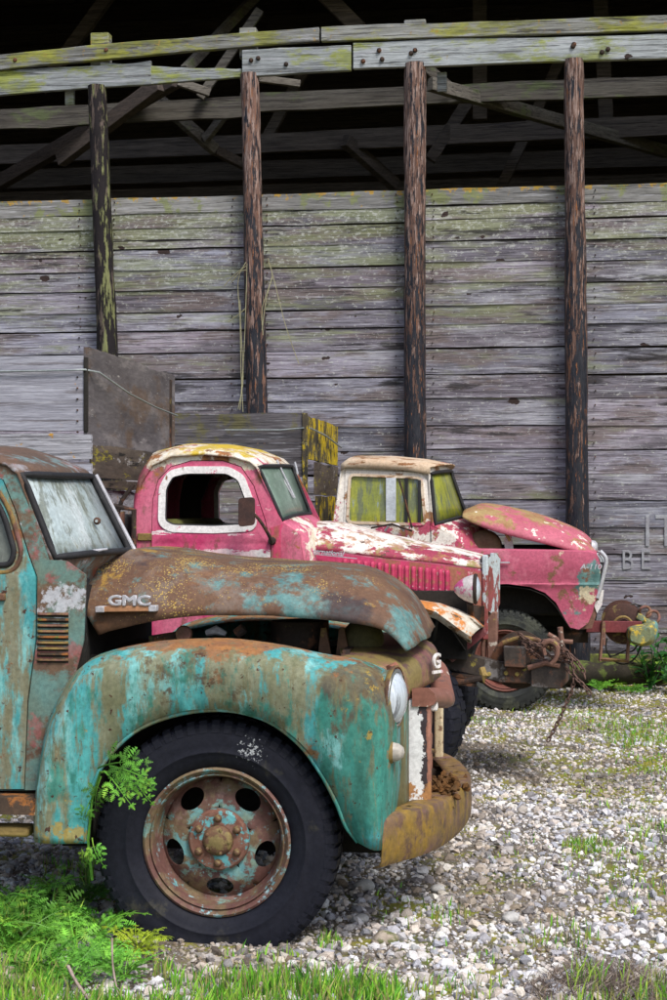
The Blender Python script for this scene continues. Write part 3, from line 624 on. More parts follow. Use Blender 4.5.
# ------------------------------------------------------------------ wheels
def wheel(fr, parent, c, Rt, Rr, wd, tm, rm, hm, cm, steer=0, lugs=46, holes=5, full=True, hole_rot=-90, lh=1.0):
    rot = Matrix.Rotation(R(steer), 3, 'Z')
    def T(m): m.v = [tuple(rot @ Vector(p)) for p in m.v]; return m
    h = wd/2; k = Rr/.278
    # disc with oval hand holes: one mesh of sectors
    m = M(); r1, r2, rh, ph, pr = .112*k, .228*k, .182*k, .052*k, .036*k
    def dish(r_): 
        t = (r_-.10*k)/(.14*k); return -h*.25 + .055*k*max(0, min(1, t))**1.3 - .02*k*math.sin(max(0, min(1, t))*math.pi)
    if full:
        NS = 32
        for s_ in range(holes):
            a0 = R(hole_rot) + s_*2*math.pi/holes; hw = math.pi/holes; inner = []; outer = []
            for i in range(NS):
                t = 2*math.pi*i/NS; inner.append((rh + pr*math.cos(t), a0 + ph*math.sin(t)/rh))
                dx, dy = math.cos(t), math.sin(t); sc = 1e9      # box in (r, theta) space
                if dx > 1e-6: sc = min(sc, (r2-rh)/dx)
                if dx < -1e-6: sc = min(sc, (r1-rh)/dx)
                if abs(dy) > 1e-6: sc = min(sc, hw*rh/abs(dy))
                outer.append((rh+dx*sc, a0+dy*sc/rh))
            rows = []
            for lv in range(-1, 6):
                row = []
                for (ri, ti), (ro_, to) in zip(inner, outer):
                    q = max(0, lv)/5; rr, tt = ri+(ro_-ri)*q, ti+(to-ti)*q; yy = dish(rr) + (.010 if lv == -1 else 0)
                    row.append((rr*math.cos(tt), yy, rr*math.sin(tt)))
                rows.append(row)
            m.grid(rows, closed_u=True)
    else: m.lathe([(.0, -h*.2), (r1, -h*.25), (r2, dish(r2))], n=36)
    rd = T(m).obj('wheel', rm, parent, solid=.004, smooth=50); rd.location = c
    sub = lambda mm, nm, mt, **kw: T(mm).obj(nm, mt, rd, **kw)
    y0 = -h*.72
    prof = [(.226*k, dish(r2)+.002), (.236*k, dish(r2)-.012), (.243*k, y0+.03), (.246*k, y0+.005), (.252*k, y0-.006), (.257*k, y0+.004), (.262*k, y0-.004), (.272*k, y0-.016), (.281*k, y0-.010), (.280*k, y0+.012), (.262*k, y0+.02), (.245*k, .0), (.245*k, h*.6), (.275*k, h*.8)]
    sub(M().lathe(prof, n=72), 'rim', rm, smooth=50)
    sub(M().lathe([(.118*k, dish(.118*k)+.004), (.116*k, -h*.25-.022), (.108*k, -h*.25-.030), (.060*k, -h*.25-.034), (.056*k, -h*.25-.03)], n=48), 'hub', hm, smooth=30)
    sub(M().lathe([(.0, -h*.25-.060), (.038*k, -h*.25-.057), (.052*k, -h*.25-.048), (.058*k, -h*.25-.034), (.060*k, -h*.25-.02)], n=32), 'hub_cap', cm, smooth=60)
    if full:
        for i in range(6):
            t = i*math.pi/3 + R(30 if holes == 5 else 0); p = rot @ Vector((.084*k*math.cos(t), -h*.25-.034, .084*k*math.sin(t)))
            n_ = M().lathe([(.0, -.018), (.008, -.017), (.012, -.011), (.015, -.004), (.016, .004)], n=10)
            q = n_.obj('wheel_nut', cm, rd, loc=p, smooth=60) if i == 0 else link_copy(nut, parent=rd, mat=Matrix.Translation(p))
            nut = q
        for i in range(5):
            t = i*2*math.pi/5; p = Vector((.045*k*math.cos(t), -h*.25-.055, .045*k*math.sin(t)))
            sub(M().lathe([(.0, -.006), (.006, -.004), (.007, .008)], c=p, n=8), 'cap_screw', cm)
    # tyre body
    bd = .272*k; sh = Rt-.035
    prof = [(bd, -h*.60), (bd+.01, -h*.74), (bd+.03, -h*.86), (bd+.05, -h*.94), ((bd+sh)/2-.012, -h*.985), ((bd+sh)/2-.010, -h*1.0), ((bd+sh)/2-.006, -h*1.0), ((bd+sh)/2-.004, -h*.99), ((bd+sh)/2+.02, -h*1.01), ((bd+sh)/2+.04, -h*1.01), (sh-.02, -h*.995), (sh, -h*.96), (sh+.004, -h*.97), (sh+.02, -h*.86), (Rt-.012, -h*.70), (Rt-.006, -h*.3), (Rt-.004, 0)]
    prof = prof + [(r_, -y) for r_, y in reversed(prof[:-1])]
    ty = sub(M().lathe(prof, n=96), 'tyre', tm, smooth=50)
    mm = M()
    for i in range(lugs):
        t = 2*math.pi*i/lugs; dt = 2*math.pi/lugs*.31
        for sgn in (-1, 1):
            o_ = 0 if sgn < 0 else math.pi/lugs
            def pt(r_, y, q): return (r_*math.cos(t+o_+q), y*sgn, r_*math.sin(t+o_+q))
            pr_ = [(sh-.012, -h*(1.0+.01*lh)), (sh+.012+.010*lh, -h*(.925+.03*lh)), (Rt-.006+.008*lh, -h*.80), (Rt-.002+.008*lh, -h*.12), (Rt-.014, -h*.12), (sh+.0, -h*.80)]
            A = [pt(r_, y, -dt) for r_, y in pr_]; B = [pt(r_, y, dt) for r_, y in pr_]
            n = len(pr_); mm.add(A+B, [(j, (j+1) % n, (j+1) % n+n, j+n) for j in range(n)] + [tuple(range(n)), tuple(reversed(range(n, 2*n)))])
    sub(mm, 'tyre_tread', tm, smooth=0)
    return rd

# ------------------------------------------------------------------ cab builder
def cab(fr, parent, near, centre, y0, yc, ti0, tfs, wi, mats, names=('cab_shell', 'windshield', 'windshield_gasket'), gas=.022, sweep=0, upto=6):
    """near/centre: matching profile points (front foot -> over the roof -> rear foot), local coordinates.
    wi: index of the windshield base point; wi+1 is its top.  tfs: row parameters; glass between rows ti0 and the last of the half."""
    rows = []
    for t in tfs:
        f = math.sin(math.acos(1-t)) if t < 1 else 1.0
        rows.append([Vector((a[0]+(b[0]-a[0])*f, y0+(yc-y0)*t, a[2]+(b[2]-a[2])*f)) for a, b in zip(near, centre)])
    n = len(rows); full = rows + [[Vector((p.x, 2*yc-p.y, p.z)) for p in r] for r in reversed(rows[:-1])]
    for row in full[n:]:
        for k_, p_ in enumerate(row):
            if k_ <= upto: p_.x -= sweep*(p_.y-yc)
    N = len(full); lo, mid = ti0, n-1
    def skip(i, j): return j == wi and ((lo <= i < mid) or (mid <= i < N-1-lo))
    sh = M().grid(full, skip=skip).obj(names[0], mats[0], parent, solid=.012, smooth=58)
    for (i0, i1) in ((lo, mid), (mid, N-1-lo)):
        base = [full[i][wi] for i in range(i0, i1+1)]; top = [full[i][wi+1] for i in range(i0, i1+1)]
        ins = Vector((-.012, 0, -.004))
        gl = M().grid([[b+ins, b.lerp(t, .33)+ins, b.lerp(t, .66)+ins, t+ins] for b, t in zip(base, top)]).obj(names[1], mats[1], parent, smooth=60, solid=.004)
        # rounded loop just inside the opening
        e = gas*.5; path = []
        cb, ct = sum(base, Vector())/len(base), sum(top, Vector())/len(top); ce = (cb+ct)/2
        loop = cr(base, 14) + cr([base[-1], top[-1]], 8)[1:] + list(reversed(cr(top, 14)))[1:] + cr([top[0], base[0]], 8)[1:-1]
        loop2 = [p + (ce-p).normalized()*e for p in loop]
        M().tube(loop2, gas, n=8, closed=True).obj(names[2], mats[2], parent, smooth=60)
    return full, sh

# ================================================================== TRUCK 1: turquoise, front
T1 = GX.empty('pickup_truck', 'rusty turquoise flatbed truck nearest the camera with brown loose hood and clouded windshield', 'truck')
P = GX.P
wheel(GX, T1, Vector((P(215, 844, .04).x, .165, P(215, 844, .04).z)), .462, .278, .24, tyre_mat, rim_mat, hub_mat, cap_mat, lugs=58, holes=5, hole_rot=-90, lh=.45)
# far front wheel
wheel(GX, T1, Vector((P(215, 844, .04).x, 1.72, P(215, 844, .04).z+.02)), .462, .278, .24, tyre_mat, rim_mat, hub_mat, cap_mat, lugs=40, full=False)
# near front fender
A = [(86,844),(87,812),(94,783),(110,755),(140,729),(183,714),(228,711),(268,722),(299,745),(320,773),(336,803),(346,827),(358,843)]
B = [(34,838),(35,802),(41,757),(54,707),(86,664),(146,647),(210,643),(270,649),(325,660),(366,668),(389,692),(391,760),(385,846)]
A3 = crk([P(u, v, .0) for u, v in A], 5); B3 = crk([P(u, v, .05) for u, v in B], 5); nC = len(A3)
rows = [[], [], [], [], [], [], [], [], [], []]
for i in range(nC):
    a, b = A3[i], B3[i]; q = i/(nC-1); bul = -.045 - .03*math.exp(-((q-.93)/.08)**2)
    front = max(0, min(1, (q-.72)/.12)); top = 1-front if q > .2 else 1
    d = (b-a)
    rows[0].append((a.x, .07, a.z)); rows[1].append((a.x, .012, a.z)); rows[2].append((a.x+d.x*.03, -.012, a.z+d.z*.03))
    for k, t in ((3, .22), (4, .45), (5, .68), (6, .86)):
        p = a.lerp(b, t); crease = .012*math.exp(-((p.z-.565)/.02)**2) if q < .25 else 0
        rows[k].append((p.x, bul*math.sin(min(1, t*1.25)*math.pi*.62)*(1 if t < .8 else .75) - crease + .0, p.z))
    rows[7].append((b.x, .035, b.z))
    up = .012 if q > .25 else 0
    rear = max(0, min(1, (.30-q)/.1))
    rows[8].append((b.x + .018*front - .02*rear, .14, b.z+up*(1-front)))
    rows[9].append((b.x + .03*front - .02*rear, .34, b.z-.02*(1-front)))
M().grid(rows).obj('front_fender', turq_fender, T1, solid=.006, smooth=60, disp=.008, dscale=5)
rows2 = [[(p[0], 1.92-p[1], p[2]) for p in r] for r in rows]
M().grid(rows2).obj('front_fender', turq_fender, T1, solid=.006, smooth=60)
M().tube([(a.x, .004, a.z+.003) for a in A3], .009, n=8).obj('fender_bead', turq_fender, T1, smooth=60)
# inner wheel house
arch = [(a.x, a.z) for a in A3]
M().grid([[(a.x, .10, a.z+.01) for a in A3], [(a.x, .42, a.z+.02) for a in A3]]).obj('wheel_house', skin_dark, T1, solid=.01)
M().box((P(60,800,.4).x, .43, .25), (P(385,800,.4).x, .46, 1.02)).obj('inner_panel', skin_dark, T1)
# side of the cab: cowl, door
wall = [(-190,792),(-190,452),(-60,452),(-8,458),(16,472),(31,510),(48,560),(66,561),(86,575),(84,640),(70,700),(62,790)]
doorp = [(-120,789),(-120,470),(-20,470),(0,480),(13,510),(27,553),(36,577),(36,640),(28,700),(24,789)]
winp = roundpoly([P(u, v, .08) for u, v in [(-110,568),(-110,488),(-12,490),(3,515),(14.5,552),(10,565)]], .04)
lean = lambda a, z: .085 + .10*max(0, z-1.35)**1.4 - .012*math.sin(max(0, min(1, (z-.5)/.9))*math.pi)
wl = [P(u, v, .08) for u, v in wall]; dr = [P(u, v, .08) for u, v in doorp]
M().plate(wl, [offpoly(dr, .005)], y=lean, th=.012).obj('cowl_side', cowl_paint, T1)
door = M().plate(dr, [winp], y=lambda a, z: lean(a, z)-.004-.010*math.exp(-((z-1.335)/.03)**2), th=.03).obj('door', turq, T1)
wp = [Vector((p[0], 0, p[2])) for p in winp]
M().tube([Vector((p.x, lean(p.x, p.z)-.004, p.z)) for p in wp], .012, closed=True).obj('window_gasket', black_rub, door, smooth=60)
M().tube([Vector((p[0], lean(p[0], p[2])-.003, p[2])) for p in offpoly(wp, .028)], .010, closed=True).obj('window_moulding', rust_brown, door, smooth=60)
M().plate(wp, y=lambda a, z: lean(a, z)+.014, th=.004).obj('window_glass', glass0, door)
p = P(1, 597, .07); M().box((p.x-.03, p.y-.012, p.z-.014), (p.x+.018, p.y+.02, p.z+.014)).obj('door_hinge', rust_brown, door, bevel=.005)
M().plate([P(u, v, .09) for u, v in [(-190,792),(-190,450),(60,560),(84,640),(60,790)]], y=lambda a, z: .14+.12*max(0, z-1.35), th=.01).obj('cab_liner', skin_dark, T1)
# louvres on the cowl
for i in range(9):
    p, q = P(38, 614+i*5.7, .08), P(69, 614+i*5.7, .08)
    m = M(); n = 8; rws = []
    for dz, dy in ((.0062, .0), (.004, -.009), (-.002, -.012), (-.0045, -.006), (-.0045, .004)):
        rws.append([(p.x+(q.x-p.x)*k/n, lean(p.x, p.z)+dy*min(1, math.sin(math.pi*(.08+.84*k/n))*2.2), p.z+dz) for k in range(n+1)])
    m.grid(rws); m.obj('louver', moss_metal if i % 3 == 1 else rust_brown, T1, solid=.002)
    M().box((p.x, lean(p.x, p.z)-.0025, p.z-.0105), (q.x, lean(p.x, p.z)+.004, p.z-.0045)).obj('louver_slot', skin_dark, T1)
# cab shell with V windshield
near = [P(*q, .10) for q in [(62,650),(60,600),(55,568),(49,559),(17,474),(6,464),(-25,458),(-70,455),(-150,455),(-190,470),(-200,560),(-200,790)]]
cen = [P(*q, .76) for q in [(104,650),(104,600),(112,568),(129,551),(91,476),(86,470),(62,459),(30,448),(-30,442),(-150,444),(-170,540),(-170,790)]]
cab(GX, T1, near, cen, .10, .78, 1, [0, .008, .04, .12, .25, .45, .7, 1], 3, (rust_cab, glass1, black_rub), gas=.014, sweep=.42, upto=7)
# bright divider of the windshield
a, b = cen[3]+Vector((.016, .03, 0)), cen[4]+Vector((.012, .03, .004))
M().tube(cr([a, a.lerp(b, .5), b], 9), .011, n=8, flat=1).obj('windshield_divider', trim, T1)
# drip edge along the roof
# wiper
m = M(); p0, p1, p2 = P(83,560,.30), P(93,551,.33), P(107,549,.40)
m.tube([p0, p1, p2], [.009,.007,.004]); wip = m.obj('wiper', trim, T1)
M().lathe([(.0,-.02),(.012,-.018),(.014,.01)], c=P(82,561,.29), n=10).obj('wiper_pivot', trim, wip)
# bullet hole scar in the glass
p = P(92,521,.50)+Vector((.02,0,0)); M().lathe([(.006,-.006),(.013,-.002),(.016,.004),(.010,.006)], c=p, n=11).obj('glass_chip', rust_brown, T1)
# hood
lo_ = [(98,636),(112,630),(140,623),(175,617),(215,614),(262,615),(310,618),(350,623),(380,630),(397,642),(405,651)]
hi_ = [(106,556),(116,551),(145,549),(180,552),(230,559),(280,563),(330,565),(370,572),(396,587),(416,607),(431,634)]
lo3 = crk([P(u, v, .36) for u, v in lo_], 4); hi3 = crk([P(u, v, .80) for u, v in hi_], 4)
def hsh(u, t): return -.055*math.exp(-(u/.06)**2)*math.sin(min(1, t*1.1)*math.pi) 
rw = quarter(lo3, hi3, 12, both=True, yc=.96, shift=hsh)
M().grid(rw).obj('hood', rust_hood, T1, solid=.010, smooth=60, disp=.010, dscale=5)
# name plate on the hood
hood_y = .345
p, q = P(97,609.5,hood_y), P(157,608.5,hood_y); d = q-p; ang = math.atan2(d.z, d.x)
bar = M().box((0,-.022,-.010), (d.length,.03,.012)).obj('emblem_bar', cap_mat if 0 else layered('tarnished_brass', (.50,.27,.15), (.36,.18,.09), rough=.45, bump=.1), T1, bevel=.003, loc=p); bar.rotation_euler = (0, -ang, 0)
for x0, x1 in ((-.002, .035), (d.length-.03, d.length+.002)):
    M().box((x0,-.024,-.011), (x1,.031,.013)).obj('emblem_bar_end', trim, bar, bevel=.003)
p = P(108,605,hood_y-.02); e = text_obj('emblem_letters', 'GMC', .054, .006, trim, T1, p, (R(90), -ang*0, 0), sx=1.42, bevel=.0025)
# engine bay: firewall, engine, pipes, radiator core support
M().box((P(88,600,.5).x-.02, .36, .55), (P(95,600,.5).x, 1.56, 1.30)).obj('firewall', skin_dark, T1)
M().box((P(100,640,.7).x, .62, .5), (P(330,640,.7).x, 1.25, 1.02)).obj('engine_block', dark_rust, T1, bevel=.03)
eng = M().lathe([(.0,-.06),(.10,-.06),(.12,-.03),(.12,.05),(.0,.06)], c=P(300,640,.7)+Vector((0,0,.03)), axis='z', n=24).obj('air_cleaner', dark_rust, T1)
M().tube([P(150,641,.5), P(175,637,.5), P(190,634,.5)], [.022,.022,.03]).obj('steering_pipe', moss_metal, T1)
M().lathe([(.0,-.02),(.03,-.02),(.035,0),(.03,.02),(0,.02)], c=P(184,634,.45), n=20).obj('pipe_flange', rust_brown, T1)
M().tube([P(236,634,.5), P(244,628,.5)], .022).obj('oil_filler', dark_rust, T1)
M().tube([P(206,633,.55), P(216,630,.55), P(226,634,.55)], [.012,.02,.01]).obj('white_fitting', trim, T1)
for u in (318, 336): M().plate([P(a_, b_, .55) for a_, b_ in ((u, 655),(u+3,628),(u+8,628),(u+13,655))], y=lambda a, z: .55, th=.03).obj('core_bracket', rust_brown, T1)
M().tube([P(300,652,.7), P(350,640,.7)], .015).obj('support_rod', dark_rust, T1)
M().lathe([(.0,-.05),(.05,-.045),(.075,-.02),(.085,.03),(.085,.06)], c=P(362,640,.62), n=28).obj('horn_cover', layered('olive_rusty_cover', (.12,.11,.045), (.07,.06,.035), rough=.8), T1)
M().box((P(345,660,.5).x, .40, .55), (P(352,660,.5).x, 1.52, 1.05)).obj('radiator', dark_rust, T1)
# nose panel below the hood lip
nr = [(.24, [(345,664),(366,664),(384,668),(394,680),(400,702)]), (.34, [(342,657),(368,658),(392,664),(404,676),(408,700)]), (.50, [(340,650),(372,650),(404,656),(418,668),(419,690)]),
      (.72, [(340,643),(376,643),(416,648),(430,658),(433,682)]), (.96, [(340,638),(380,638),(423,641),(437,650),(441,676)])]
rr = [crk([P(u, v, y) for u, v in pts], 4) for y, pts in nr]; rr = [list(c) for c in zip(*[crk(col, 4) for col in zip(*rr)])]
rr += [[Vector((p.x, 1.92-p.y, p.z)) for p in r] for r in reversed(rr[:-1])]
M().grid(rr).obj('nose_panel', nose_mat, T1, solid=.008, smooth=60)
# emblem on the nose
p = P(428,668,.66)+Vector((.020,-.022,0)); e = text_obj('nose_emblem', 'G', .085, .004, white_peel, T1, p, (R(90), 0, R(62)), sx=1, bevel=.002)
M().box((0,-.004,-.022),(.075,.004,-.010)).obj('nose_emblem_bar', white_peel, T1, loc=p).rotation_euler = (0, 0, R(62))
# apron beside the grille and grille surround
ap = []
for u, y in ((390,.10),(394,.18),(399,.24),(405,.30),(409,.36)):
    ap.append([Vector((P(u, 760, y).x, y, P(u, v, y).z)) for v in (672+(u-390)*1.2, 700, 735, 770, 800, 812)])
M().grid(ap).obj('front_apron', layered('olive_apron_paint', (.17,.15,.06), (.11,.10,.045), [L(c=(.10,.28,.24), s=4, st=(4,4,.6), t=.56, w=.08, a=.8), L(c=(.15,.08,.05), s=6, t=.60, w=.05)], rough=.5), T1, solid=.006, smooth=60)
def gpost(u0, u1, v0, v1, y0, y1, mat, nm='grille_post', bev=.012):
    a = P(u0, v0, y0); b = P(u1, v1, y0); return M().box((a.x, y0, b.z), (b.x, y1, a.z)).obj(nm, mat, T1, bevel=bev)
gpost(406, 431, 699, 806, .38, .46, white_post)
a = P(434, 702, 1.46); b = P(443, 772, 1.46); M().box((a.x, 1.46, b.z-.25), (b.x, 1.54, a.z)).obj('grille_post', layered('cream_grille_post', (.60,.52,.36), (.45,.36,.22), [L(c=(.18,.10,.06), s=9, t=.58, w=.04)], rough=.6), T1, bevel=.01)
# top bar, wrapping round
pts = []
tb = [(.37,(412,436),(688,712)), (.50,(418,442),(688,708)), (.72,(426,449),(689,703)), (.96,(430,455),(690,700))]
rws = []
for y, (u0, u1), (v0, v1) in tb:
    a = P(u0, v0, y); b = P(u1, v0, y); zb = a.z-.072
    rws.append([(a.x, y, a.z), (b.x-.03, y, a.z+.002), (b.x-.006, y, a.z-.02), (b.x, y, a.z-.045), (b.x-.006, y, zb+.01), (b.x-.03, y, zb), (a.x, y, zb)])
rws += [[(x, 1.92-y, z) for x, y, z in r] for r in reversed(rws[:-1])]
rws = [list(c) for c in zip(*[crk(col, 4) for col in zip(*rws)])]
m = M().grid(rws, closed_u=True); m.f.append(tuple(range(7)))
m.obj('grille_top_bar', layered('brown_grille_bar', (.30,.13,.095), (.19,.085,.06), [L(c=(.68,.66,.55), s=7, t=.62, w=.03, g=[(2,1.06,1.10,.10)]), L(c=(.10,.08,.08), s=5, t=.60, w=.08)], rough=.45), T1, smooth=50)
for v in (722, 746, 770, 794):
    a = P(430, v, .44); M().tube([(a.x-.075, .40, a.z), (a.x-.05, .50, a.z), (a.x-.04, .75, a.z), (a.x-.036, .96, a.z), (a.x-.04, 1.17, a.z), (a.x-.05, 1.42, a.z), (a.x-.07, 1.5, a.z)], .019, n=10).obj('grille_bar', layered('rusty_grille_bar', (.36,.15,.09), (.22,.09,.06), rough=.6) if v == 722 else bpy.data.materials['rusty_grille_bar'], T1, smooth=60)
M().box((P(408,700,.5).x, .46, .55), (P(412,700,.5).x, 1.46, .98)).obj('grille_backing', skin_dark, T1)
p = P(434,703,.44); M().box((p.x-.03,.41,p.z-.03),(p.x+.015,.50,p.z+.03)).obj('grille_bracket', white_peel, T1, bevel=.008)
# headlight: bucket, ring, lens (sub-parts)
hl = P(394, 698, .13); tq = Matrix.Rotation(R(-13), 3, 'Z')
def rotl(m, c): m.v = [tuple(tq @ Vector(p) + Vector(c)) for p in m.v]; return m
hb_ = rotl(M().lathe([(.085,-.12),(.10,-.05),(.112,.0),(.115,.004)], axis='x', n=40), hl).obj('headlight', turq, T1, smooth=60)
rotl(M().lathe([(.106,-.012),(.113,.0),(.109,.012),(.098,.014),(.096,.004)], axis='x', n=40), hl).obj('headlight_ring', chrome, hb_, smooth=60)
rotl(M().lathe([(.0,.048),(.03,.045),(.06,.036),(.085,.022),(.099,.004)], axis='x', n=40), hl).obj('headlight_lens', lens, hb_, smooth=60)
rotl(M().lathe([(.113,-.01),(.121,-.004),(.123,.008),(.117,.012)], axis='x', n=40), hl).obj('headlight_bezel', rust_brown, hb_, smooth=60)
pl = P(390, 752, .06); pk = M().lathe([(.048,-.03),(.046,.0),(.040,.012)], c=pl, axis='x', n=24).obj('parking_lamp', rust_brown, T1, smooth=60)
M().lathe([(.0,.055),(.018,.050),(.032,.032),(.037,.008)], c=pl, axis='x', n=24).obj('lamp_lens', layered('yellowed_lamp_glass', (.50,.47,.42), (.36,.33,.29), rough=.35, bump=.1), pk, smooth=60)
M().tube([P(389,668,.12), P(394,666,.16), P(399,669,.20), P(401,675,.22)], [.012,.016,.012,.008]).obj('rust_flake', bpy.data.materials['rusty_grille_bar'], T1, disp=.01, dscale=40)
# bumper
ys = [-.02,.08,.2,.35,.55,.75,.96]; us = [382,399,422,441,456,466,471]
bp = [Vector((P(u, 815, y).x, y, 0)) for u, y in zip(us, ys)]; bp += [Vector((p.x, 1.92-p.y, 0)) for p in reversed(bp[:-1])]
bp = cr(bp, 73); ztop, zbot = P(383, 819, 0).z, P(383, 869, 0).z; rws = []
for dx, z in ((-.115, ztop+.004), (-.085, ztop+.006), (-.055, ztop+.006), (-.022, ztop+.004), (-.006, ztop-.002), (0, ztop-.012), (.001, ztop-.04), (.004, (ztop+zbot)/2), (0, zbot+.03), (-.012, zbot+.006), (-.04, zbot)):
    row = []
    for i, p in enumerate(bp):
        t = (bp[min(i+1, 72)]-bp[max(i-1, 0)]).normalized(); nn = Vector((t.y, -t.x, 0)); nn = nn if nn.x > 0 else -nn
        s_ = .75+.25*math.sin(math.pi*i/72); zz = z if z > .4 else z
        row.append((p.x+nn.x*dx, p.y+nn.y*dx, zz + .004*noise.noise(Vector((p.y*3, dx*5, 1)))))
    rws.append(row)
holes = {9, 17, 22, 27, 33, 39, 45, 52, 60}
M().grid(rws, skip=lambda i, j: i == 1 and (j in holes)).obj('bumper', bumper_mat, T1, solid=.006, smooth=30)
for y, w_ in ((.62,.10), (1.3,.1)): M().box((P(408,780,.6).x-.5, y, .33), (P(455,780,.6).x, y+w_, .44)).obj('frame_rail', dark_rust, T1)
mc = P(447, 790, .62); 
ms = M(); 
for i in range(150):
    c = mc + Vector((random.gauss(-.01,.035), random.uniform(-.12,.22), random.gauss(0,.02))); q_ = random.uniform(.006,.016); ms.lathe([(.0,-q_),(q_*.8,-q_*.5),(q_,0),(q_*.7,q_*.6),(0,q_)], c=c, axis='z', n=6)
tag(ms.obj('moss_clump', moss_mat, None, disp=.012, dscale=60, smooth=0), 'brown dead moss clump lying on the rusty front bumper', 'moss'); mo = bpy.data.objects['moss_clump']; mo.location = (GX.ox, GX.oy, 0); mo.rotation_euler = (0, 0, -GX.psi)
# running board and rear cab mounts
a, b = P(-200,788,.10), P(36,813,.02); rb = M(); plank(rb, a.x, b.x+.03, b.z, a.z, .0, .35, jit=.012, seg=14, tilt=.02); rb.obj('running_board', moss_metal, T1)
a, b = P(-200,824,.0), P(27,839,.0); M().box((a.x, .02, b.z), (b.x, .12, a.z)).obj('step_block', yellowwood, T1, bevel=.012)
M().box((P(-250,800,.4).x, .45, .42), (P(60,800,.4).x, .55, .60)).obj('chassis_rail', dark_rust, T1)
M().box((P(-250,800,.4).x, 1.35, .42), (P(380,800,.4).x, 1.45, .60)).obj('chassis_rail', dark_rust, T1)
# rubber strip and trim behind the fender on the cowl
M().tube([P(u, v, .20) for u, v in ((88,578),(84,590),(82,612),(83,630))], .010).obj('cowl_seal', black_rub, T1)
M().box((P(82,600,.12).x-.01,.10,P(82,632,.12).z),(P(82,600,.12).x+.016,.13,P(82,594,.12).z)).obj('hood_bumper_strip', black_rub, T1, bevel=.004)

# ================================================================== TRUCK 2: pink, middle
T2 = TX.empty('pickup_truck', 'pink truck in the middle with peeling white roof, separate headlight pods and louvered hood side', 'truck')
P = TX.P
wc = P(395, 719, .12)
wheel(TX, T2, Vector((wc.x, .22, .40)), .405, .25, .22, tyre_mat, rim_mat, hub_mat, cap_mat, steer=-18, lugs=34, full=False, lh=.35)
wheel(TX, T2, Vector((P(417,690,1.55).x, 1.58, .40)), .405, .25, .22, tyre_mat, rim_mat, hub_mat, cap_mat, steer=-18, lugs=34, full=False, lh=.35)
Y0, YC = .15, .85
near = [P(*q, Y0) for q in [(303,620),(303,560),(300,534),(281,522),(256,467),(250,462),(234,457),(205,454),(172,456),(152,465),(141,483),(136,505),(134,540),(133,580),(133,640)]]
cen = [P(*q, YC) for q in [(338,620),(338,560),(330,527),(311,514),(292,466),(284,459),(262,450),(236,445),(200,444),(172,450),(160,468),(155,490),(152,520),(150,570),(150,640)]]
cab(TX, T2, near, cen, Y0, YC, 1, [0, .008, .04, .12, .25, .45, .7, 1], 3, (pink_roof, glass2, black_rub), gas=.011, sweep=.62, upto=6)
wallp = [P(*q, Y0) for q in [(133,640),(133,580),(134,540),(136,505),(141,483),(152,465),(172,456),(205,454),(234,457),(250,462),(257,470),(281,522),(300,534),(303,560),(303,640)]]
dp = [P(*q, Y0) for q in [(153,640),(153,545),(153,500),(158,480),(170,467),(190,461),(222,461),(240,467),(253,486),(265,520),(271,545),(272,640)]]
wn_ = roundpoly([P(*q, Y0) for q in [(166,521),(166,489),(172,477),(186,473.5),(226,473.5),(238,480),(246,500),(251,524),(215,526),(174,525)]], .022)
lean2 = lambda a, z: Y0-.015 + .13*max(0, z-1.45)**1.3 - .012*math.sin(max(0, min(1, (z-.8)/.7))*math.pi)
dh = [Vector((p[0], 0, p[2])) for p in offpoly(dp, .005)]
M().plate(wallp, [dh], y=lean2, th=.02).obj('cab_side', pink_roof, T2)
d2 = M().plate(dp, [wn_], y=lambda a, z: lean2(a, z)-.004-.012*math.exp(-((z-1.355)/.012)**2)-.010*math.exp(-((z-1.44)/.02)**2), th=.03, step=.05).obj('door', pink_door, T2)
fo = offpoly(wn_, .043)
M().plate(fo, [wn_], y=lambda a, z: lean2(a, z)-.014, th=.012, step=.06).obj('window_frame', white_peel, d2, bevel=.004)
M().tube([Vector((p[0], lean2(p[0], p[2])-.004, p[2])) for p in wn_], .008, closed=True).obj('window_gasket', black_rub, d2)
# far side wall with its window
fw = lambda a, z: 2*YC - lean2(a, z)
M().plate(wallp, [wn_], y=fw, th=.02, side=-1).obj('cab_side', pink_roof, T2)
M().plate(offpoly(wn_, .03), [wn_], y=lambda a, z: fw(a, z)-.035, th=.02).obj('window_frame', white_peel, T2)
# inside: seat back, steering wheel, dashboard, rear wall
zz = P(200, 522, .5).z
M().box((P(140,520,.5).x+.06, .28, .7), (P(168,520,.5).x+.14, 1.45, zz+.02)).obj('seat_back', seat_mat, T2, bevel=.04)
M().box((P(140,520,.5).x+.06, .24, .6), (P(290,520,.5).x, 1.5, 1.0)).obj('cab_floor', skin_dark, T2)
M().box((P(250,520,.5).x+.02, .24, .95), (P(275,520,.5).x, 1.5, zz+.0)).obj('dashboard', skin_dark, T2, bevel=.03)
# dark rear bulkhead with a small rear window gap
M().plate([P(u, v, .5) for u, v in [(147,640),(147,500),(151,478),(168,462),(186,460),(170,500),(168,640)]], y=lambda a, z: 1.3, th=.02).obj('rear_bulkhead', skin_dark, T2)
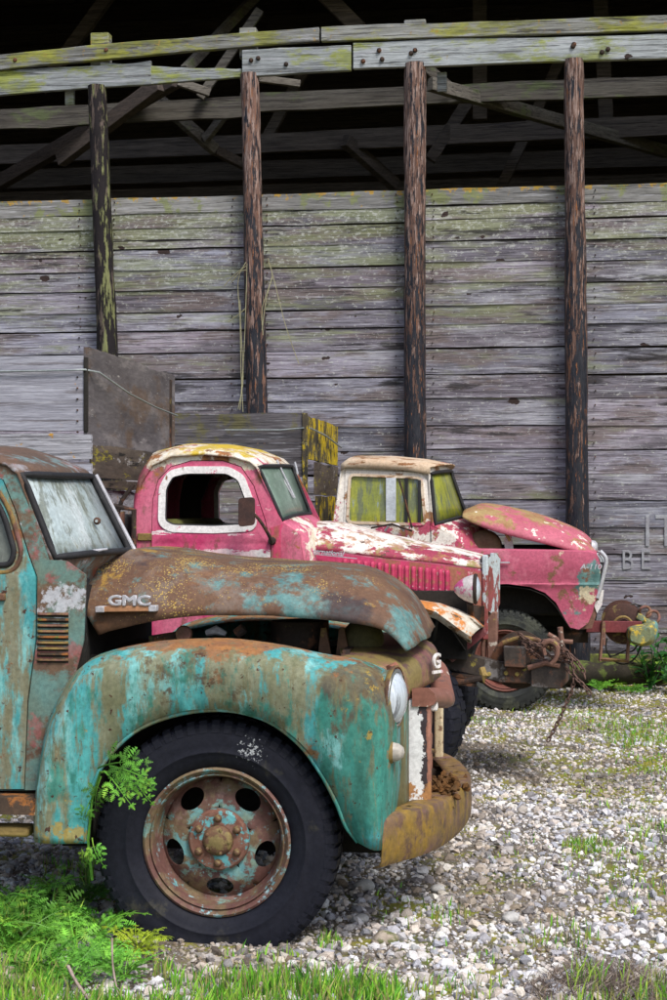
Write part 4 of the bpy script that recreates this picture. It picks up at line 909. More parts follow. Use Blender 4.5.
# mirror and arm
arm = M().tube(cr([P(272,542,.08), P(266,530,.02), P(257,517,-.02), P(250,512,-.03)], 10), .010).obj('mirror_arm', dark_rust, T2)
mr = roundpoly([P(*q, -.02) for q in [(239,527),(239,498),(255,497),(255,525)]], .025)
M().plate(mr, y=lambda a, z: -.04, th=.025).obj('mirror', mirror_mat, T2, bevel=.008)
p = P(272,541,.12); M().lathe([(.0,-.03),(.02,-.025),(.025,.02)], c=p, n=12).obj('mirror_bracket', dark_rust, arm)
p = P(145,537,.13); M().box((p.x-.045,p.y-.012,p.z-.022),(p.x+.045,p.y+.01,p.z+.022)).obj('door_hinge', rust_brown, d2, bevel=.005)
# wipers on the glass
for a_, b_ in (((272,460),(290,498)), ((278,479),(289,498)), ((290,462),(293,474))):
    M().tube([P(*a_, .50)+Vector((.03,0,.0)), P(*b_, .50)+Vector((.03,0,0))], .006).obj('wiper', trim, T2)
# hood top and louvered side
lo_ = [(304,549),(340,552),(380,557),(420,561),(455,565),(484,569)]; hi_ = [(318,521),(340,522),(374,531),(420,541),(455,548),(487,556)]
lo3 = crk([P(u, v, .30+.22*i/5) for i, (u, v) in enumerate(lo_)], 5); hi3 = crk([P(u, v, .80) for u, v in hi_], 5)
M().grid(quarter(lo3, hi3, 10, both=True, yc=.85)).obj('hood', pink_hood, T2, solid=.010, smooth=60)
ysd = lambda a, z: .285 + .23*max(0, min(1, (a-lo3[0].x)/(lo3[-1].x-lo3[0].x)))
sp = [P(304,551,.3), P(340,554,.34), P(380,559,.38), P(420,563,.43), P(455,567,.48), P(483,571,.52), P(483,607,.52), P(440,600,.48), P(380,592,.4), P(304,590,.3)]
side = M().plate(sp, y=ysd, th=.012).obj('hood_side', pinkside, T2)
cwl = [P(*q, Y0) for q in [(274,640),(274,545),(270,528),(283,524),(300,534),(303,545),(303,640)]]
M().plate(cwl, y=lambda a, z: lean2(a, z)-.002+.10*max(0,min(1,(a-cwl[3][0])/.15)), th=.02).obj('cowl_side', pinkside, T2)
proto = None
for i in range(16):
    u = 346 + i*6.65; v0 = 558.5 + i*.80; v1 = 583+i*.65
    p, q = P(u, v0, .4), P(u, v1, .4); x = p.x; yy = ysd(x, 0)
    if proto is None:
        h_ = p.z-q.z; m = M(); rws = []
        for dx, dy in ((-.006, .004), (-.006, -.011), (.0, -.014), (.008, -.010), (.017, .002)):
            rws.append([(dx, dy*min(1, math.sin(math.pi*(.06+.88*k/10))*2.5)+.001, -h_*k/10) for k in range(11)])
        proto = m.grid(rws).obj('louver', pinkside, side, solid=.002); proto.location = (x, yy, p.z)
    else: link_copy(proto, parent=side, mat=Matrix.Translation((x, yy, p.z)))
# chrome script
p, q = P(308,552.5,.29), P(358,557.5,.33); ang = math.atan2(q.z-p.z, q.x-p.x)
e = text_obj('script_emblem', 'International', .042, .003, trim, T2, p+Vector((0,-.022,0)), (R(90), -ang, 0), sx=1.0, shear=.3, bevel=.001)
M().box((0,-.004,-.004),((q-p).length,.004,.001)).obj('emblem_line', trim, T2, loc=p+Vector((0,-.02,-.003))).rotation_euler = (0, -ang, 0)
p = P(296,551,.20); M().lathe([(.0,-.012),(.022,-.009),(.03,.004)], c=p, n=12).obj('hood_latch', trim, T2)
# grille shell
def post(u0, u1, v0, v1, y0, w_, mat, nm='grille_shell', lean_=0, bev=.008):
    a, b = P(u0, v0, y0), P(u1, v1, y0); o = M().box((a.x, y0, b.z), (b.x, y0+w_, a.z)).obj(nm, mat, T2, bevel=bev); return o
shellm = layered('grille_shell_paint', (.30,.07,.075), (.20,.06,.05), [L(c=(.46,.52,.54), s=6, st=(2,1,.7), t=.53, w=.03, g=[(2,1.2,1.33,.12)]), L(c=(.2,.12,.07), s=8, t=.58, w=.05)], rough=.5, vs=8)
post(482, 488, 555, 640, .50, .03, shellm); post(480, 486, 600, 640, .53, .03, brown_post)
pts = [P(485,556,.5), P(488,553,.62), P(490,552,.8)]
M().plate([P(*q, .52) for q in [(488,558),(494,553),(498,560),(498,606),(493,617),(488,612)]], y=lambda a, z: .55+(a-P(488,558,.52).x)*3.0, th=.02).obj('grille_side', shellm, T2, bevel=.004)
a, b = P(489,557,.55), P(489,640,.55)
M().box((a.x-.05,.55,b.z),(a.x-.03,1.15,a.z)).obj('radiator_core', dark_rust, T2)
for i in range(6):
    z = a.z - .05 - i*.065; M().tube([(a.x-.01,.56,z),(a.x+.005,.70,z),(a.x+.01,.85,z),(a.x+.005,1.0,z),(a.x-.01,1.14,z)], .007, n=6).obj('grille_bar', chrome, T2)
a, b = P(490,553,1.12), P(498,640,1.12); M().box((a.x, 1.12, b.z), (b.x, 1.15, a.z)).obj('grille_shell', shellm, T2, bevel=.006)
post(487, 497, 612, 660, .60, .10, brown_post, 'radiator_support'); post(481, 486, 636, 658, .62, .05, brown_post, 'radiator_support')
# headlights as pods
for yy, uu, vv in ((.22, 475, 589), (1.45, None, None)):
    c = P(475, 589, .22); c.y = yy
    pd = M().lathe([(.0,-.125),(.02,-.118),(.045,-.095),(.068,-.06),(.082,-.02),(.085,.0)], c=c, axis='x', n=32).obj('headlight', white_peel if 0 else layered('pod_white_pink', (.66,.62,.60), (.50,.45,.45), [L(c=(.55,.10,.25), s=7, t=.54, w=.04), L(c=(.2,.1,.07), s=9, t=.60, w=.04)], rough=.5) if yy < 1 else bpy.data.materials['pod_white_pink'], T2, smooth=60)
    M().lathe([(.085,-.008),(.091,.0),(.088,.012),(.078,.014)], c=c, axis='x', n=32).obj('headlight_ring', dark_rust, pd, smooth=60)
    M().lathe([(.0,.035),(.04,.03),(.065,.02),(.080,.008)], c=c, axis='x', n=32).obj('headlight_lens', lens, pd, smooth=60)
    M().tube([c+Vector((-.03,0,-.08)), c+Vector((-.03,.08,-.14)), c+Vector((-.03,.2 if yy < 1 else -.2,-.2))], .02).obj('headlight_stand', dark_rust, pd)
# remains of the front fender and what is under it
lo_ = [(395,606),(418,606),(436,612),(450,622),(462,631),(471,637)]; hi_ = [(395,598),(420,600),(440,603),(458,609),(474,617),(484,626)]
fo_ = M().grid([[P(u, v+7, .06) for u, v in lo_], [P(u, v, .02) for u, v in lo_], [P(u*.6+u2*.4, v*.6+v2*.4-1.5, .06) for (u, v), (u2, v2) in zip(lo_, hi_)], [P(u*.2+u2*.8, v*.2+v2*.8-1, .16) for (u, v), (u2, v2) in zip(lo_, hi_)], [P(u, v, .30) for u, v in hi_], [P(u, v+2, .48) for u, v in hi_]])
fo_.obj('front_fender', layered('flaking_fender', (.62,.60,.53), (.48,.40,.30), [L(c=(.50,.19,.05), s=6, t=.56, w=.05, g=[(0,.35,.15,.12)]), L(c=(.11,.08,.05), s=6, t=.60, w=.05, g=[(0,.4,.6,.06)]), L(c=(.5,.1,.2), s=9, t=.66, w=.03)], rough=.7, vs=8), T2, solid=.01, smooth=60)
fender_in = M().plate([P(*q, .42) for q in [(380,590),(484,607),(484,625),(470,640),(440,655),(380,660)]], y=lambda a, z: .46+.012*math.sin(a*60), th=.01, step=.02).obj('inner_fender', dark_rust, T2)
M().grid([[P(u, v, y) for u, v in [(355,640),(362,612),(385,600),(420,606),(450,626),(466,650)]] for y in (.06,.3,.5)]).obj('wheel_house', skin_dark, T2, solid=.006)
M().tube([P(430,613,.1), P(437,611,.1), P(437,622,.1), P(434,640,.2)], .009).obj('brake_hose', cable_mat, T2)
M().grid([[(x, 1.62, z) for x in (-.5,0,.5)] for z in (.8,1.15)]).obj('far_fender', pinkside, T2, solid=.01)
M().box((P(150,620,.5).x, .35, .72), (P(470,620,.6).x, 1.35, 1.12)).obj('engine_block', skin_dark, T2)
# frame rails, bumper stub, boxes, braces
def beam2(pts, y0, w_, mat, nm='frame_rail', bev=.008):
    return M().prism([P(*q, y0) for q in pts], y0, y0+w_).obj(nm, mat, T2, bevel=bev)
beam2([(300,650),(443,652),(470,654),(500,662),(541,668),(541,684),(500,683),(475,676),(443,668),(300,668)], .45, .06, rail_mat)
beam2([(300,650),(443,652),(470,654),(500,662),(541,668),(541,684),(500,683),(475,676),(443,668),(300,668)], 1.15, .06, rail_mat)
for u, v in ((489,674),(506,673),(517,674),(536,677)):
    M().lathe([(.0,-.016),(.012,-.013),(.014,.0)], c=P(u, v, .45), n=8).obj('bolt', layered('brassy_bolt', (.35,.27,.08), rough=.6) if 'brassy_bolt' not in bpy.data.materials else bpy.data.materials['brassy_bolt'], T2)
beam2([(503,647),(525,648),(526,668),(504,667)], .40, .12, rail_mat, 'steel_box', .006)
# front drum end (fairlead block) curved
m = M(); rws = []
for i in range(13):
    t = i/12; y = .40+.62*t; x = P(531,670,.40).x + .0; xb = P(569,670,.40).x - .02*(1-math.sin(t*math.pi))
    z0, z1 = P(531,661,.4).z, P(531,687,.4).z
    rws.append([(x, y, z0), (xb-.03, y, z0+.004), (xb, y, z0-.02), (xb, y, z1+.02), (xb-.03, y, z1-.01), (x, y, z1)])
m.grid(rws, closed_u=True); m.f.append(tuple(range(6))); m.f.append(tuple(reversed(range(72, 78))))
m.obj('front_crossmember', rail_mat, T2, bevel=.006)
beam2([(445,655),(484,627),(487,634),(452,663)], .38, .05, layered('dark_red_brace', (.20,.05,.06), (.10,.05,.045), [L(c=(.3,.28,.27), s=8, t=.58, w=.05)], rough=.8), 'brace')
M().tube([P(430,683,.3), P(462,682,.3), P(482,678,.3)], .018).obj('tie_rod', dark_rust, T2)
M().tube([P(482,668,.40), P(484,676,.38), P(482,683,.38)], [.02,.026,.018]).obj('shackle', yellowwood, T2)
M().tube([P(300,700,.85), P(452,700,.85)], .05).obj('axle', dark_rust, T2)
for v in (672, 676, 680): beam2([(360,v+6),(440,v),(476,v+4),(476,v+7),(440,v+3.4),(360,v+9)], .42, .05, dark_rust, 'leaf_spring', 0)
# winch drum behind the box
wd = P(518, 662, .56); M().lathe([(.0,-.06),(.05,-.06),(.055,-.035),(.14,-.03),(.16,-.02),(.16,.0),(.10,.01),(.10,.35),(.16,.36),(.16,.38),(0,.38)], c=wd, n=36).obj('winch_drum', dark_rust, T2, smooth=40)
M().tube([P(503,643,.5), P(520,637,.5), P(538,640,.5), P(552,650,.5)], .014).obj('winch_lever', rust_brown, T2)
M().tube([P(528,668,.4), P(545,663,.4), P(560,666,.4)], .016).obj('pull_bar', brown_post, T2)
M().tube([P(560,627,.42), P(562,645,.42), P(566,662,.42)], .016).obj('stake', brown_post, T2)
M().tube([P(548,634,.42), P(560,641,.42), P(573,642,.42)], .014).obj('stake', brown_post, T2)
# stake bed: side boards and headboard across the truck
bed_mats = [(352,430,ply_pale), (431,459,ply_pale2), (461,500,ply_pale), (502,545,mossy_wood)]
for v0, v1, mt in bed_mats:
    a, b = P(-260, v0, 0), P(84 if v0 < 400 else 91, v1, 0); m = M(); plank(m, a.x, b.x, b.z, P(60, v0+3, 0).z, 0, .03, jit=.012, seg=30, tilt=0); m.obj('side_board', mt, T2)
xh = P(86, 400, 0).x
def yz_board(x, y0, y1, z0, z1, mat, nm, jit=.012, th=.025, seg=70):
    m = M(); rws = []; s_ = random.random()*30
    for i in range(seg+1):
        y = y0+(y1-y0)*i/seg; a, b = jit*noise.noise(Vector((y*2, s_, 0))), jit*noise.noise(Vector((y*2.5, s_, 7)))+jit*.3*noise.noise(Vector((y*14, s_, 7)))
        rws.append([(x, y, z0+a), (x, y, z1+b), (x-th, y, z1+b), (x-th, y, z0+a)])
    m.grid(rws, closed_u=True); k = len(m.v); m.f.append((k-4,k-3,k-2,k-1)); m.f.append((3,2,1,0)); return m.obj(nm, mat, T2)
yz_board(xh+.01, .0, 2.02, 1.96, 2.56, ply_mat, 'headboard_panel', .02)
yz_board(xh+.03, .05, 1.86, 1.79, 1.985, mossy_wood, 'headboard_plank'); yz_board(xh+.04, .05, 1.86, 1.73, 1.78, mossy_wood, 'headboard_plank')
yz_board(xh+.02, .05, 1.86, 1.40, 1.72, ply_pale2, 'headboard_plank'); yz_board(xh+.02, .05, 1.86, 1.1, 1.39, mossy_wood, 'headboard_plank')
M().box((xh-.012,-.012,2.06),(xh+.012,.012,2.50)).obj('corner_angle', skin_dark, T2, bevel=.004)
M().box((xh-.03,1.87,1.2),(xh+.02,1.91,2.52)).obj('corner_angle', dark_rust, T2, bevel=.004)
q = xh+.06; M().tube([(xh-2,-.02,P(40,371.5,0).z-.0),(xh-.1,-.02,P(40,371,0).z),(xh+.0,-.02,P(80,370,0).z),(xh+.05,.10,P(90,371,0).z),(q,.7,2.335),(q,1.3,2.29),(q,1.9,2.265)], .0055, n=6).obj('wire', wire_mat, T2, smooth=60)
for i in range(6): 
    p = P(82.5, 377+i*11, 0); M().lathe([(0,-.005),(.005,-.004),(.006,.01)], c=(p.x-.03,-.005,p.z), n=7).obj('nail', dark_rust, T2)
M().box((P(-260,560,0).x, .05, .95), (P(120,560,0).x, 1.85, 1.08)).obj('bed_floor', mossy_wood, T2)
# tube rack behind the cab
rk = [(106,505),(120,507),(134,510),(134,548)]
M().tube([P(u, v, .1) for u, v in rk], .016).obj('rack_tube', dark_rust, T2); M().tube([P(u, v, .1) for u, v in [(118,512),(122,500),(134,484)]], .013).obj('rack_tube', dark_rust, T2)
M().tube([P(u, v, .5) for u, v in [(112,548),(112,515),(122,512),(122,550)]], .018).obj('rack_tube', brown_post, T2)
M().box((P(112,520,.6).x, .6, 1.2), (P(127,520,.6).x, .9, P(112,514,.6).z)).obj('fuel_can', black_rub, T2, bevel=.02)
M().plate([P(*q_, .9) for q_ in [(112,555),(116,520),(133,495),(150,495),(150,560)]], y=lambda a, z: 1.0, th=.02).obj('cab_guard', skin_dark, T2)

# chain heaped on the winch
CH = TX.empty('tow_chain', 'rusty tow chain heaped on the winch at the front of the middle pink truck', 'chain')
chain_mat = layered('rusty_chain', (.16,.095,.075), (.09,.055,.045), rough=.8, vs=20)
lk = M().tube([(.026*math.cos(t)*1.0, 0, .014*math.sin(t)) for t in [2*math.pi*i/14 for i in range(14)]], .0062, n=6, closed=True)
link0 = None; nl = 0
def chain(path, n):
    global link0
    pts = cr(path, n)
    for i in range(n-1):
        a, b = pts[i], pts[i+1]; d = b-a; q = d.to_track_quat('X', 'Z').to_matrix().to_4x4(); q = q @ Matrix.Rotation(R(90*(i % 2)+20), 4, 'X'); mt = Matrix.Translation((a+b)/2) @ q
        s_ = max(.7, min(1.4, d.length/.038)); mt = mt @ Matrix.Scale(s_, 4)
        if link0 is None: link0 = lk.obj('chain_link', chain_mat, CH, smooth=60); link0.matrix_basis = mt
        else: link_copy(link0, parent=CH, mat=mt)
chain([P(519,634,.4), P(528,640,.38), P(540,646,.36), P(552,640,.36), P(562,650,.36)], 13)
chain([P(520,638,.42), P(534,648,.38), P(545,640,.38), P(556,652,.36), P(570,655,.36), P(582,668,.34), P(585,678,.34)], 19)
chain([P(528,655,.42), P(540,650,.4), P(550,656,.4), P(560,660,.4), P(572,664,.38), P(578,672,.36)], 14)
chain([P(522,644,.5), P(536,655,.45), P(548,662,.42), P(562,656,.4), P(575,660,.38)], 14)
chain([P(545,645,.34), P(556,641,.34), P(566,650,.34), P(572,662,.33), P(574,676,.33), P(572,690,.33), P(566,704,.33), P(558,722,.33), P(548,741,.33)], 30)
chain([P(566,668,.36), P(574,676,.33), P(586,688,.30), P(590,694,.3)], 8)
hk = M().tube(cr([P(545,655,.30), P(543,645,.30), P(550,641,.30), P(557,646,.30), P(556,658,.3), P(551,664,.3)], 14), [.012+.006*math.sin(i/13*math.pi) for i in range(14)]).obj('hook', brown_post, CH)

# ================================================================== TRUCK 3: dusty pink, far
T3 = HX.empty('pickup_truck', 'dusty pink truck farthest right with propped open hood, algae-green windows and a front winch', 'truck')
P = HX.P
wheel(HX, T3, Vector((P(505,662,.1).x, .22, .40)), .402, .245, .22, tyre2_mat, rim3_mat, rim3_mat, rim3_mat, lugs=50, full=True, holes=5)
wheel(HX, T3, Vector((P(505,662,.1).x, 1.6, .40)), .402, .245, .22, tyre2_mat, rim3_mat, rim3_mat, rim3_mat, lugs=30, full=False)
Y0, YC = .10, .85
near = [P(*q, Y0) for q in [(466,600),(466,552),(450,535),(431,526),(428,474),(424,468),(405,465),(375,463),(346,462),(341,466),(338,485),(333,525),(331,600)]]
cen = [P(*q, YC) for q in [(500,600),(500,552),(485,524),(467,517),(451,471),(447,466),(430,461),(400,458),(365,457.5),(358,462),(352,485),(348,525),(346,600)]]
cab(HX, T3, near, cen, Y0, YC, 1, [0, .008, .04, .12, .25, .45, .7, 1], 3, (cab3, glass3, black_rub), gas=.016)
# roof skin: the visible cream slab with a drip edge
rn = [near[i]+Vector((0,-.02,.012)) for i in range(5, 10)]; rc = [cen[i]+Vector((0,0,.012)) for i in range(5, 10)]
rn[0] += Vector((.05,0,-.005)); rc[0] += Vector((.06,0,0))
rws = [[p+Vector((0,0,-.055)) for p in rn]] + quarter(rn, rc, 8, both=True, yc=YC); M().grid(rws).obj('roof', cream3, T3, solid=.01, smooth=50)
wallp = [P(*q, Y0) for q in [(331,600),(333,525),(338,485),(341,466),(346,462),(375,463),(405,465),(424,468),(428,474),(431,526),(450,535),(466,552),(466,600)]]
wn3 = roundpoly([P(*q, Y0) for q in [(349,521),(351,476),(420,479),(424,523)]], .03)
dp3 = [P(*q, Y0) for q in [(343,600),(345,470),(420,472),(427,480),(430,526),(432,600)]]
l3 = lambda a, z: Y0-.012 + .10*max(0, z-1.55)
M().plate(wallp, [[Vector((p[0],0,p[2])) for p in offpoly(dp3, .004)]], y=l3, th=.02).obj('cab_side', cab3, T3)
d3 = M().plate(dp3, [wn3], y=lambda a, z: l3(a, z)-.006, th=.03).obj('door', cab3, T3)
M().plate(offpoly(wn3, .022), [wn3], y=lambda a, z: l3(a, z)-.016, th=.012).obj('window_frame', cream3, d3, bevel=.003)
M().plate(wn3, y=lambda a, z: l3(a, z)+.012, th=.004).obj('window_glass', glass3, d3)
def bar3(u0, u1, v0, v1, y, w_, mat, nm, par=None): 
    a, b = P(u0, v0, Y0), P(u1, v1, Y0); return M().box((a.x, y, b.z), (b.x, y+w_, a.z)).obj(nm, mat, par or T3, bevel=.003)
bar3(386,396,478,521,.085,.02, layered('white_glass_strip', (.58,.62,.66), (.42,.46,.50), rough=.4), 'window_post', d3); bar3(405,408,478,523,.08,.03, black_rub, 'vent_frame', d3); bar3(418,421,480,523,.08,.03, black_rub, 'vent_frame', d3)
M().plate(wallp, [wn3], y=lambda a, z: 2*YC-l3(a, z), th=.02, side=-1).obj('cab_side', cab3, T3)
M().tube([P(399,479,.0), P(405,500,-.02), P(412,528,.03)], .008).obj('mirror_arm', dark_rust, T3); M().tube([P(371,528,.03), P(392,524,.0), P(412,531,.05)], .008).obj('mirror_arm', dark_rust, T3)
M().tube([P(385,531,.05), P(390,524,.03), P(398,525,.03), P(404,531,.05)], .010).obj('door_handle', trim, T3)
M().box((P(340,560,.4).x, .2, .7), (P(460,560,.4).x, 1.5, 1.35)).obj('cab_floor', skin_dark, T3)
# front fender
f3 = [P(*q, 0) for q in [(330,552),(440,549),(480,550),(540,551),(588,552),(597,554),(601,566),(600,582),(596,600),(593,612),(588,624),(579,630),(570,628),(563,616),(556,603),(545,593),(530,587),(508,584),(480,585),(458,592),(445,605),(330,605)]]
fy = lambda a, z: .03 - .02*math.sin(max(0, min(1, (z-1.0)/.32))*math.pi) + .02*max(0, (1.0-z)/.3) - .016*math.exp(-((z-1.01)/.012)**2) + .12*max(0, (a-.66))**1.5
M().plate(f3, y=fy, th=.012, step=.04).obj('front_fender', pink3, T3)
cb3 = [P(*q, .02) for q in [(431,600),(431,528),(452,537),(466,549),(466,600)]]
M().plate(cb3, y=lambda a, z: .07, th=.012).obj('cowl_side', cab3, T3)
# fender top rolling inward
tl = [P(*q, 0) for q in [(440,549),(480,550),(540,551),(588,552),(597,554)]]
M().grid([[Vector((p.x, fy(p.x, p.z), p.z-.001)) for p in tl], [Vector((p.x, .07, p.z+.012)) for p in tl], [Vector((p.x, .25, p.z+.006)) for p in tl]]).obj('fender_top', pink3, T3, solid=.008)
M().plate([P(*q, .1) for q in [(580,600),(598,598),(597,612),(592,628),(576,630)]], y=lambda a, z: .09, th=.012).obj('front_valance', brown_post, T3)
# hood, raised at the rear
lo_ = [(463,517),(475,524),(501,533),(542,543),(570,550),(592,554)]; hi_ = [(470,508),(486,503),(525,510),(560,521),(586,534),(598,550)]
lo3 = crk([P(u, v, .10) for u, v in lo_], 5); hi3 = crk([P(u, v, .70) for u, v in hi_], 5)
M().grid(quarter(lo3, hi3, 10, both=True, yc=.85, shift=lambda u, t: -.02*math.exp(-(u/.08)**2)*math.sin(t*math.pi))).obj('hood', hood3, T3, solid=.014, smooth=60)
M().tube([P(506,534,.15), P(510,541,.15)], .012).obj('hood_prop', yellowwood, T3)
p = P(594,547,.35); M().lathe([(.0,.03),(.03,.028),(.05,.01),(.055,-.02)], c=p, axis='x', n=20).obj('hood_ornament', trim, T3, smooth=60)
M().lathe([(.0,-.04),(.03,-.05),(.09,-.05),(.13,-.02),(.14,.0),(.14,.2)], c=P(484,545,.25)+Vector((0,0,-.02)), n=24).obj('air_duct', layered('brown_duct', (.16,.11,.06), (.09,.055,.04), rough=.7), T3)
M().plate([P(*q, .25) for q in [(505,551),(504,538),(511,534),(514,551)]], y=lambda a, z: .25, th=.02).obj('air_horn', white_peel, T3)
M().box((P(470,560,.5).x, .3, .75), (P(585,560,.5).x, 1.4, 1.30)).obj('engine_block', skin_dark, T3, bevel=.03)
# front face: chrome trim, headlight, grille
fc = []
for u, v in ((600,553),(604.5,559),(604,572),(600,585),(597,600)): fc.append([P(u-3, v, .05), P(u, v, .12), P(u+1.0, v, .4), P(u+1.5, v, .85)])
fc = [r + [Vector((p.x, 1.7-p.y, p.z)) for p in reversed(r[:-1])] for r in fc]
M().grid(fc).obj('grille_frame', layered('chipped_front_panel', (.60,.62,.64), (.42,.46,.48), [L(c=(.09,.22,.2), s=7, t=.58, w=.04), L(c=(.3,.12,.06), s=8, t=.60, w=.04)], rough=.5), T3, solid=.02, smooth=60)
M().tube(crk([P(*q, .05) for q in [(600,551),(606,559),(604,572),(600,588),(597,598)]], 4), .018, n=8).obj('chrome_trim', trim, T3, smooth=60)
M().tube(crk([P(*q, .05) for q in [(602,562),(601,575),(597,590)]], 4), .014, n=8).obj('trim_shadow_strip', black_rub, T3, smooth=60)
hh = P(602,574,.2); hd = M().lathe([(.0,.03),(.05,.02),(.085,.0),(.10,-.02),(.10,-.05)], c=hh, axis='x', n=24).obj('headlight', lens, T3, smooth=60)
M().plate([P(*q, .08) for q in [(593,603),(599,600),(600,590),(604,590),(602,605),(597,613)]], y=lambda a, z: .08, th=.02).obj('grille_corner', white_peel, T3)
e = text_obj('model_badge', 'A-110', .055, .004, trim, T3, P(580,569,.0)+Vector((0,-.03,0)), (R(90), 0, 0), sx=1.2, shear=.2, bevel=.001)
M().box((0,-.006,0),(.10,.004,.01)).obj('side_trim', trim, T3, loc=P(497,563,0)+Vector((0,-.01,0))); M().box((0,-.006,0),(.012,.004,.035)).obj('side_trim', trim, T3, loc=P(499,561.5,0)+Vector((0,-.01,-.01)))
# underneath
M().plate([P(*q, .5) for q in [(430,590),(600,590),(596,622),(586,632),(430,640)]], y=lambda a, z: .50, th=.02).obj('inner_fender', skin_dark, T3)
M().box((P(330,640,.5).x, .5, .52), (P(588,630,.5).x, .6, .66)).obj('frame_rail', dark_rust, T3); M().box((P(330,640,.5).x, 1.2, .52), (P(588,630,.5).x, 1.3, .66)).obj('frame_rail', dark_rust, T3)
M().tube([(P(505,662,.1).x, .3, .40), (P(505,662,.1).x, 1.5, .40)], .05).obj('axle', dark_rust, T3)
M().grid([[P(u, v, y) for u, v in [(445,608),(460,594),(482,587),(508,586),(530,589),(545,595),(556,606),(565,620),(572,630)]] for y in (.04,.5)]).obj('wheel_house', skin_dark, T3, solid=.006)
# winch bumper
a, b = P(586,621,.3), P(642,633,.3); M().box((a.x, .30, b.z), (b.x, .36, a.z)).obj('bumper_channel', redsteel, T3, bevel=.006)
M().box((a.x, .36, b.z+.0), (b.x-.03, 1.3, b.z+.03)).obj('bumper_plate', dark_rust, T3)
c = P(624,624,.40); M().lathe([(.0,-.03),(.04,-.03),(.045,.0),(.15,.0),(.165,.01),(.165,.03),(.09,.04),(.09,.5),(.165,.51),(.165,.53),(0,.53)], c=c, n=40).obj('winch_drum', layered('dark_red_drum', (.10,.045,.035), (.06,.035,.03), [L(c=(.2,.15,.06), s=7, t=.58, w=.06)], rough=.85), T3, smooth=40)
M().tube(cr([P(612,625,.36), P(618,618,.35), P(626,617,.35), P(632,622,.35)], 10), .010).obj('drum_clutch', yellowwood, T3)
M().tube(cr([P(606,617,.5),P(618,612,.5),P(632,604,.6),P(645,607,.6)], 10), .007).obj('winch_cable', cable_mat, T3)
be = [P(*q, .22) for q in [(625,632),(627,627),(640,625),(652,622),(656,626),(655,640),(648,646),(638,647),(628,643),(625,638)]]
m = M(); rws = []
for t in range(9):
    q = t/8; s_ = math.sin(math.pi*(.12+.76*q))**.5; c0 = sum(be, Vector())/len(be)
    rws.append([Vector((c0.x+(p.x-c0.x)*s_+.04*q, .12+.45*q, c0.z+(p.z-c0.z)*s_)) for p in crk(be+[be[0]], 3)[:-1]])
m.grid(rws, closed_u=True); n_ = len(rws[0]); m.f.append(tuple(range(n_))); m.f.append(tuple(reversed(range(len(m.v)-n_, len(m.v)))))
m.obj('bumper_end', olive, T3, smooth=60, disp=.01, dscale=12)
for c_, r_ in (((645,612),.045),((653,617),.05)):
    c0 = P(*c_, .4); M().tube([c0+Vector((r_*math.cos(t), .02*math.sin(2*t), r_*math.sin(t))) for t in [2*math.pi*i/16 for i in range(16)]], .012, closed=True, n=7).obj('tow_ring', rust_brown, T3, smooth=60)
M().tube([P(637,616,.4), P(645,620,.4), P(652,626,.35)], .03).obj('tow_bracket', olive, T3, disp=.01, dscale=20)
for q0, q1 in (((603,621),(600,661)), ((629,636),(627,660)), ((599,659),(629,661)), ((604,622),(604,645))):
    a, b = P(*q0, .28), P(*q1, .28); M().tube([a, b], .014, n=4).obj('step_bar', brown_post if q0[0] != 599 else rust_brown, T3, smooth=0)
for pts in ([(607,638),(606,648),(611,656),(620,653),(627,650)], [(606,650),(614,661),(626,664),(636,657),(641,646)], [(628,652),(634,650),(640,640)]):
    M().tube(cr([P(u, v, .32) for u, v in pts], 16), .007, n=6).obj('cable_loop', cable_mat, T3, smooth=60)
# box of truck 3: side board and lichen headboard
a, b = P(120, 414, 0), P(306, 472, 0); m = M(); plank(m, a.x, b.x, P(300,442,0).z, P(300,413,0).z, 0, .03, jit=.014, seg=30, tilt=0); m.obj('side_board', board3, T3)
m = M(); plank(m, a.x, b.x, P(300,476,0).z, P(300,443.5,0).z, 0, .03, jit=.010, seg=30, tilt=0); m.obj('side_board', board3, T3)
m = M(); plank(m, a.x, b.x, P(300,520,0).z, P(300,482,0).z, .04, .03, jit=.010, seg=30, tilt=0); m.obj('side_board', plank_mat, T3)
xh = P(305, 440, 0).x; _T2 = T2; T2 = T3
yz_board(xh+.01, .0, 1.85, P(305,459,0).z, P(305,415,0).z, lichen_mat, 'headboard_panel', .02)
yz_board(xh+.02, .5, 1.80, P(305,494,0).z, P(305,461,0).z, mossy_wood, 'headboard_plank'); yz_board(xh+.03, .5, 1.80, P(305,540,0).z, P(305,496,0).z, lichen_mat, 'headboard_plank')
T2 = _T2
M().box((xh-.02,-.02,P(305,540,0).z),(xh+.02,.02,P(305,413,0).z)).obj('corner_angle', lichen_mat, T3, bevel=.004)
M().tube([P(225,430,-.03), P(280,430,-.03), P(304,428,-.03)], .006).obj('wire', wire_mat, T3); M().tube([(xh+.04,.0,P(304,428,0).z),(xh+.05,.8,P(304,431,0).z),(xh+.05,1.8,P(304,434,0).z-.04)], .007).obj('wire', wire_mat, T3)
M().box((P(160,560,0).x, .05, .95), (P(320,560,0).x, 1.8, 1.08)).obj('bed_floor', mossy_wood, T3)

